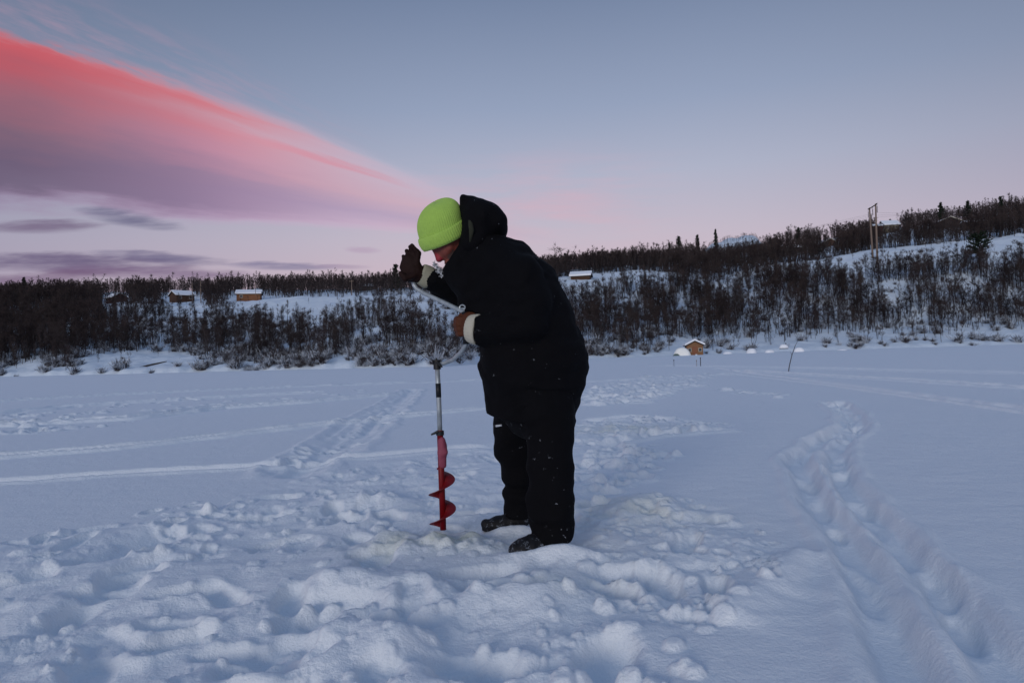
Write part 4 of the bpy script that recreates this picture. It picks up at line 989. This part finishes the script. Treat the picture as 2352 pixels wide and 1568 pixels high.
# trousers
T = Field((-.30, 2.80, .0), (.60, 3.90, 1.0), .009)
T.chain([(1232, 880, 3.33, 84, 1.5), (1232, 930, 3.33, 80, 1.6)], .05)
T.chain([(1258, 930, 3.20, 62, 1.1), (1264, 1010, 3.16, 51, 1.05), (1262, 1060, 3.13, 50, 1), (1266, 1130, 3.11, 51, 1), (1266, 1190, 3.10, 50, 1), (1263, 1250, 3.09, 46, 1)], .03)
T.chain([(1190, 920, 3.47, 56, 1.1), (1180, 985, 3.53, 45, 1.1), (1181, 1030, 3.57, 42, 1.05), (1190, 1080, 3.59, 33, 1.05), (1191, 1140, 3.60, 32, 1), (1191, 1204, 3.60, 28, 1)], .03)
T.chain([(1156, 1008, 3.53, 20, 1.3), (1154, 1030, 3.54, 20, 1.3)], .012)
def tw(x, y, z):
    return .007 * noise3(x * 9, y * 9, z * 16, 3) + (.010 + .008 * sstep(z, .35, .12)) * noise3(x * 5, y * 5, z * 22 + 1.5 * noise3(x * 6, y * 6, z * 6, 9), 4) * sstep(z, .62, .30) + .0035 * noise3(x * 22, y * 22, z * 40, 5)
T.wrinkle(tw)
nb0 = W(1263, 1240, 3.09); T.v = np.where((np.meshgrid(*T.ax, indexing='ij')[1] < 3.33), np.maximum(T.v, (nb0.z - np.meshgrid(*T.ax, indexing='ij')[2])), np.maximum(T.v, (W(1190, 1187, 3.6).z - np.meshgrid(*T.ax, indexing='ij')[2])))
trous = T.mesh('trousers', M_TROUS, person, 1)
# boots
def boot(ank, heel, ball, toe, rh, rb, rt):
    bo = Field((min(toe.x, heel.x) - .16, min(ank.y, toe.y) - .16, -.06), (max(heel.x, ank.x) + .16, max(ank.y, heel.y) + .16, .34), .006)
    bo.cone(ank, Vector((ank.x + .012, ank.y, heel.z + .02)), rh * 1.05, rh, .03); bo.cone(heel, ball, rh * .92, rb, .03, (0, 0, 1), .85); bo.cone(ball, toe, rb, rt, .03, (0, 0, 1), .9)
    bo.cone(Vector((heel.x, heel.y, heel.z - .02)), Vector((toe.x, toe.y, toe.z - .022)), rh * .9, rt * .98, .004, (0, 0, 1), .32)
    bo.wrinkle(lambda x, y, z: .004 * noise3(x * 30, y * 30, z * 30, 6) + .005 * noise3(x * 60, y * 12, z * 12, 8))
    return bo.mesh('boot', M_BOOT, person, 1)
def zs(p, z): return Vector((p.x, p.y, z))
b1_ = boot(zs(W(1265, 1220, 3.10), .17), zs(W(1272, 1250, 3.10), .055), zs(W(1218, 1258, 3.05), .040), zs(W(1193, 1262, 3.03), .036), .066, .056, .050)
b2_ = boot(zs(W(1190, 1170, 3.60), .14), zs(W(1192, 1190, 3.60), .035), zs(W(1148, 1192, 3.58), .018), zs(W(1119, 1191, 3.57), .018), .058, .045, .034)

# jacket
J = Field((-.52, 2.72, .42), (.66, 3.98, 1.66), .009)
J.chain([(1120, 585, 3.37, 52, 1.5), (1152, 625, 3.36, 80, 1.45), (1190, 690, 3.36, 101, 1.18), (1212, 768, 3.35, 109, 1.14), (1226, 845, 3.34, 124, 1.02), (1226, 905, 3.33, 100, 1.1), (1228, 985, 3.33, 95, 1.12)], .05)
J.chain([(1150, 612, 3.22, 50, 1.0), (1190, 640, 3.15, 54, 1), (1212, 700, 3.10, 50, 1), (1212, 744, 3.09, 43, 1), (1150, 755, 3.13, 37, 1), (1098, 757, 3.17, 35, 1)], .025)
J.chain([(1125, 605, 3.50, 48, 1), (1098, 668, 3.56, 47, 1), (1062, 672, 3.57, 42, 1), (1020, 654, 3.51, 34, 1), (994, 642, 3.47, 27, 1)], .02)
# collar under the chin, chest front
J.chain([(1052, 622, 3.37, 26, 1.6), (1078, 650, 3.36, 40, 1.7), (1105, 720, 3.36, 40, 1.6)], .04)
J.chain([(1080, 570, 3.37, 26, 2.2), (1050, 612, 3.37, 20, 2.6)], .03)
# open space for the face and head
J.cone(hp_(.01, 0, .05), hp_(.08, 0, -.04), .112, .078, .015, None, 1, True)
J.cone(hp_(.09, 0, .02), hp_(.19, 0, -.03), .075, .075, .01, None, 1, True)
def jw(x, y, z):
    q = noise3(x * 5, y * 5, z * 5, 12)
    return .011 * noise3(x * 6 + q, y * 6, z * 10, 13) + .013 * noise3(x * 9, y * 6, z * 20 + 2.5 * q, 14) + .004 * noise3(x * 30, y * 18, z * 44 + 3 * q, 15)
J.wrinkle(jw)
hemA, hemB = W(1130, 952, 3.34), W(1322, 982, 3.34); hd = hemB - hemA; J.cut(hemA, (hd.z, 0, -hd.x), .008)
wA = W(1097, 756, 3.17); wd_ = (W(1150, 756, 3.13) - W(1095, 756, 3.18))
X_, Y_, Z_ = np.meshgrid(*J.ax, indexing='ij')
loc = (X_ < wA.x + .03) & (Y_ < 3.235) & (Z_ < W(1100, 712, 3.17).z) & (Z_ > W(1100, 800, 3.17).z)
J.v = np.where(loc, np.maximum(J.v, wA.x - .012 - X_ + .0 * Z_), J.v)
# crease between forearm and skirt of the jacket
J.chain([(1108, 800, 3.10, 6, 1), (1160, 806, 3.05, 6, 1), (1215, 800, 3.02, 5, 1)], .02, None, True)
jacket = J.mesh('jacket', M_JACKET, person, 1)
# hood lying behind the head
Hd = Field((-.30, 3.0, 1.20), (.20, 3.76, 1.74), .007)
Hd.chain([(1078, 482, 3.38, 24, 2.3), (1092, 492, 3.38, 31, 2.5), (1122, 512, 3.38, 38, 2.2), (1134, 522, 3.38, 34, 2.2)], .03)
Hd.chain([(1100, 520, 3.38, 42, 2.0), (1096, 565, 3.38, 42, 2.1)], .03)
Hd.chain([(1072, 470, 3.38, 15, 4.2), (1086, 470, 3.38, 14, 4.0)], .01)
Hd.cone(hp_(.03, 0, .06), hp_(-.02, 0, .03), .122, .128, .01, None, 1, True); Hd.cone(hp_(.03, 0, .06), hp_(.2, 0, -.05), .12, .13, .01, None, 1, True)
Hd.cone(hp_(.0, 0, .11), hp_(.0, 0, .04), .10, .118, .01, None, 1, True)
Hd.wrinkle(lambda x, y, z: .008 * noise3(x * 11, y * 8, z * 11, 31) + .006 * noise3(x * 26, y * 12, z * 16, 32))
hood = Hd.mesh('hood', M_JACKET, jacket, 1); hood.location = (0, 0, 0)
hv = np.zeros(len(hood.data.vertices) * 3, np.float32); hood.data.vertices.foreach_get('co', hv); hood.data.vertices.foreach_set('co', (hv.reshape(-1, 3) - np.array(person.location, dtype=np.float32)).ravel())
Ln = [W(1070, 476, 3.30), W(1079, 500, 3.22), W(1083, 530, 3.18), W(1080, 556, 3.20)]
MB().tube([p - person.location for p in Ln], [.004, .011, .012, .005], 8).build('hood_lining', M_OLIVE, jacket, True)
# zip pull, snow flecks on the cloth
tg = MB(); a_ = W(1139, 978, 3.24) - person.location; tg.tube([a_, a_ + Vector((.028, -.01, .004))], [.0055, .0045], 6); tg.build('zip_pull', M_LINING, jacket)
bd = MB(); c_ = W(1062, 706, 3.20) - person.location
for k in range(12):
    a1 = 2 * math.pi * k / 12; a2 = 2 * math.pi * (k + 1) / 12
    bd.tube([c_ + Vector((math.cos(a1) * .013, -.0, math.sin(a1) * .012)), c_ + Vector((math.cos(a2) * .013, -.0, math.sin(a2) * .012))], .0035, 5)
bd.tube([c_ + Vector((-.012, 0, -.004)), c_ + Vector((.012, 0, -.004))], .0035, 5)
bd.build('sleeve_buckle', M_STEEL, jacket)
fur = MB(); rngf = np.random.default_rng(8)
for k in range(90):
    t_ = rngf.random(); p = W(996 + 22 * t_, 604 + 34 * t_, 3.40 + .05 * rngf.random()) - person.location; d = Vector(rngf.normal(size=3)); d.z += .3; d.normalize()
    fur.tube([p, p + d * .02], [.0035, .001], 4)
fur.build('sleeve_lining', M_LINING, jacket)

# gloves
GL = Field(tuple(np.array(W(1062, 752, 3.24)) - .13), tuple(np.array(W(1062, 752, 3.24)) + .13), .0036); hand_fist(GL, 1.45)
g1 = GL.mesh('glove', M_LEATH, person, 1)
GU = Field(tuple(np.array(W(945, 605, 3.42)) - .16), tuple(np.array(W(945, 605, 3.42)) + .16), .0040); hand_up(GU, 1.12)
GU.wrinkle(lambda x, y, z: .0015 * noise3(x * 60, y * 60, z * 60, 41)); g2 = GU.mesh('glove', M_LEATH2, person, 1); g2['label'] = 'darker glove held up with fingers raised'; g1['label'] = 'brown leather glove closed round the grip'
def cuff(glove, a_, c_, ra, rb, m_, label=None, sq=.8):
    a_ = Vector(a_); c_ = Vector(c_); d = (c_ - a_).normalized(); p = d.cross(Vector((0, 1, 0))).normalized(); q = d.cross(p); n = 72; V = []; Fs = []
    prof = [(0, .86), (.03, .98), (.2, 1.03), (.5, 1.05), (.8, 1.06), (1.0, 1.0), (1.0, .86), (.7, .8)]
    for (t_, r_) in prof:
        for k in range(n):
            th = 2 * math.pi * k / n; rr_ = (ra + (rb - ra) * t_) * (r_ + .022 * math.cos(24 * th) + .03 * math.sin(2 * th + t_ * 3)); V.append(a_ + (c_ - a_) * t_ + p * math.cos(th) * rr_ + q * math.sin(th) * rr_ * sq - person.location)
    for i in range(len(prof) - 1):
        for k in range(n): Fs.append((i * n + k, i * n + (k + 1) % n, (i + 1) * n + (k + 1) % n, (i + 1) * n + k))
    return MB().add(V, Fs).build('cuff', m_, glove, True)
c1 = cuff(g1, W(1076, 754, 3.19), W(1100, 757, 3.165), .060, .068, M_CUFF)
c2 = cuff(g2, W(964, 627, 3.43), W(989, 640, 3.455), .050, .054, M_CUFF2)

# beanie
up = U3((-.40, -.27, .87)); bc = W(1026, 552, 3.375); fx = U3((-.9, -.1, -.25)); fx = (fx - up * fx.dot(up)).normalized(); sy = up.cross(fx)
def revolve(prof, ribs, amp, nm, m_, parent, n=240, wob=0.0):
    V, Fs = [], []
    for i, (z_, r_) in enumerate(prof):
        for k in range(n):
            th = 2 * math.pi * k / n; rb = r_ * (1 + wob * math.sin(2 * th + 8 * z_) * .5 + wob * math.sin(3 * th + 1 + 14 * z_) * .4) + amp * math.cos(ribs * th) * min(1, r_ / .06)
            V.append(bc + up * (z_ + .004 * math.sin(th * 2 + 1)) - fx * (.22 * max(0, z_ - .04)) + (fx * math.cos(th) * 1.04 + sy * math.sin(th) * .95) * rb - person.location)
    for i in range(len(prof) - 1):
        for k in range(n): Fs.append((i * n + k, i * n + (k + 1) % n, (i + 1) * n + (k + 1) % n, (i + 1) * n + k))
    return MB().add(V, Fs).build(nm, m_, parent, True)
crown_p = [(.03, .113)] + [(.045 + .02 * i, .116) for i in range(3)] + [(.088 + .104 * math.sin(a), .116 * math.cos(a) ** .82 if a < 1.56 else .001) for a in np.linspace(.05, 1.568, 16)]
beanie = revolve(crown_p, 64, .0010, 'beanie', M_LIME, person, 448, .02)
revolve([(.0, .104), (-.006, .112), (-.004, .119), (.012, .1245), (.035, .1258), (.054, .1250), (.063, .1215), (.0625, .1165), (.055, .114)], 64, .0009, 'folded_brim', M_LIME, beanie, 448, .014)

# ------------------------------------------------------------------ hand auger
M_BLACKP = mat('black plastic', (.012, .013, .015), .5)
def redb(nb, p):
    co = ocoord(nb); n_ = nb.noise(co, 28, 5, .65); nb.put(p.inputs['Base Color'], nb.mix(nb.ss(n_, .56, .72), (.15, .002, .005), (.07, .003, .005)))
M_REDP = mat('red painted steel', (.3, .01, .015), .5, build=redb, spec=.25)
M_ICE = mat('frost on paint', (.24, .05, .085), .6, build=snow_build(60, .004))
YA = 3.42
auger = empty('ice_auger', W(1018, 1216, YA)); tag(auger, 'red hand ice auger with bent steel crank standing upright in slush', 'ice auger')
AO = auger.location; a_ = lambda u, v, y=YA: tuple(W(u, v, y) - AO)
sh_ = MB().tube([a_(1004, 836), a_(1006.5, 890), a_(1008.5, 935), a_(1010.5, 992)], .0125, 16).build('upper_shaft', M_STEEL, auger, True)
MB().tube([a_(1006.3, 880), a_(1007.6, 912)], [.0135, .0135], 16).build('rubber_sleeve', M_BLACKP, sh_, True)
hub = MB(); hub.tube([a_(1003.5, 826), a_(1004.3, 848)], .019, 14); hub.tube([a_(993, 832, YA - .01), a_(1016, 835, YA + .01)], [.010, .008], 8); hub.build('hub', M_BLACKP, auger)
wb = MB(); wb.tube([a_(1003, 832, YA - .03), a_(1003, 832, YA + .03)], .006, 8); wb.tube([a_(1002, 822), a_(1003, 832)], [.004, .007], 8); wb.tube([a_(1004, 832, YA - .03), a_(1016, 843, YA - .035)], [.008, .004], 8); wb.build('wing_bolt', M_BLACKP, auger)
yg = 3.25
MB().tube([a_(1005, 836), a_(1020, 834, 3.41), a_(1040, 826, 3.37), a_(1056, 812, 3.31), a_(1067, 798, 3.27), a_(1071, 788, yg), a_(1069, 745, yg), a_(1068, 722, yg), a_(1064, 716, 3.255), a_(1052, 710, 3.27), a_(1010, 690, 3.34), a_(975, 674, 3.39), a_(958, 664, 3.415), a_(951, 655, 3.42), a_(948, 640, 3.425)], .0108, 12).build('crank', M_STEEL, auger, True)
MB().tube([a_(1071, 790, yg), a_(1068, 716, yg)], .0165, 16).build('grip', M_BLACKP, auger, True)
kb = MB(); kb.tube([a_(947, 648, 3.425), a_(946, 640, 3.425), a_(945, 634, 3.425), a_(945, 629, 3.425)], [.014, .026, .026, .016], 16); kb.build('top_knob', M_BLACKP, auger, True)
co_ = MB().tube([a_(1010.5, 988), a_(1018, 1216)], .0155, 18).build('drill_core', M_REDP, auger, True)
cl = MB(); cl.tube([a_(1010.5, 989), a_(1010.9, 999)], .020, 16); cl.tube([a_(1006, 991, YA - .018), a_(990, 998, YA - .02)], [.008, .004], 8); cl.build('clamp', M_BLACKP, auger)
ic = Field(tuple(np.array(W(1015, 1040, YA)) - .12), tuple(np.array(W(1015, 1040, YA)) + .12), .005); ic.chain([(1014, 1012, YA - .004, 8.5, 1), (1017, 1040, YA - .006, 11, 1), (1017, 1068, YA - .004, 8.5, 1)], .01)
ic.wrinkle(lambda x, y, z: .006 * noise3(x * 50, y * 50, z * 35, 55)); ic.mesh('frost_crust', M_ICE, auger, 1).location = (0, 0, 0)
axA, axB = W(1013.2, 1070, YA) - AO, W(1018, 1216, YA) - AO; axd = (axB - axA).normalized(); e1 = axd.cross(Vector((0, 1, 0))).normalized(); e2 = axd.cross(e1)
if e1.x < 0: e1, e2 = -e1, -e2
V, Fs = [], []; n = 150; pitch = 66 * YA / FPX; L = (axB - axA).length; ph0 = math.pi * 1.02; HAND = 1
for i in range(n + 1):
    t_ = i / n; z_ = .008 + t_ * (L - .016); th = ph0 + HAND * 2 * math.pi * z_ / pitch; ro = .067 * min(1, .25 + t_ * 10)
    for (rr_, dz_) in ((.014, -.0016), (ro, -.0014), (ro, .0014), (.014, .0016)):
        V.append(axA + axd * (z_ + dz_) + (e1 * math.cos(th) + e2 * math.sin(th)) * rr_)
for i in range(n):
    for k in range(4): Fs.append((i * 4 + k, i * 4 + (k + 1) % 4, i * 4 + 4 + (k + 1) % 4, i * 4 + 4 + k))
Fs += [(0, 3, 2, 1), tuple(n * 4 + k for k in range(4))]
MB().add(V, Fs).build('screw_flight', M_REDP, auger)
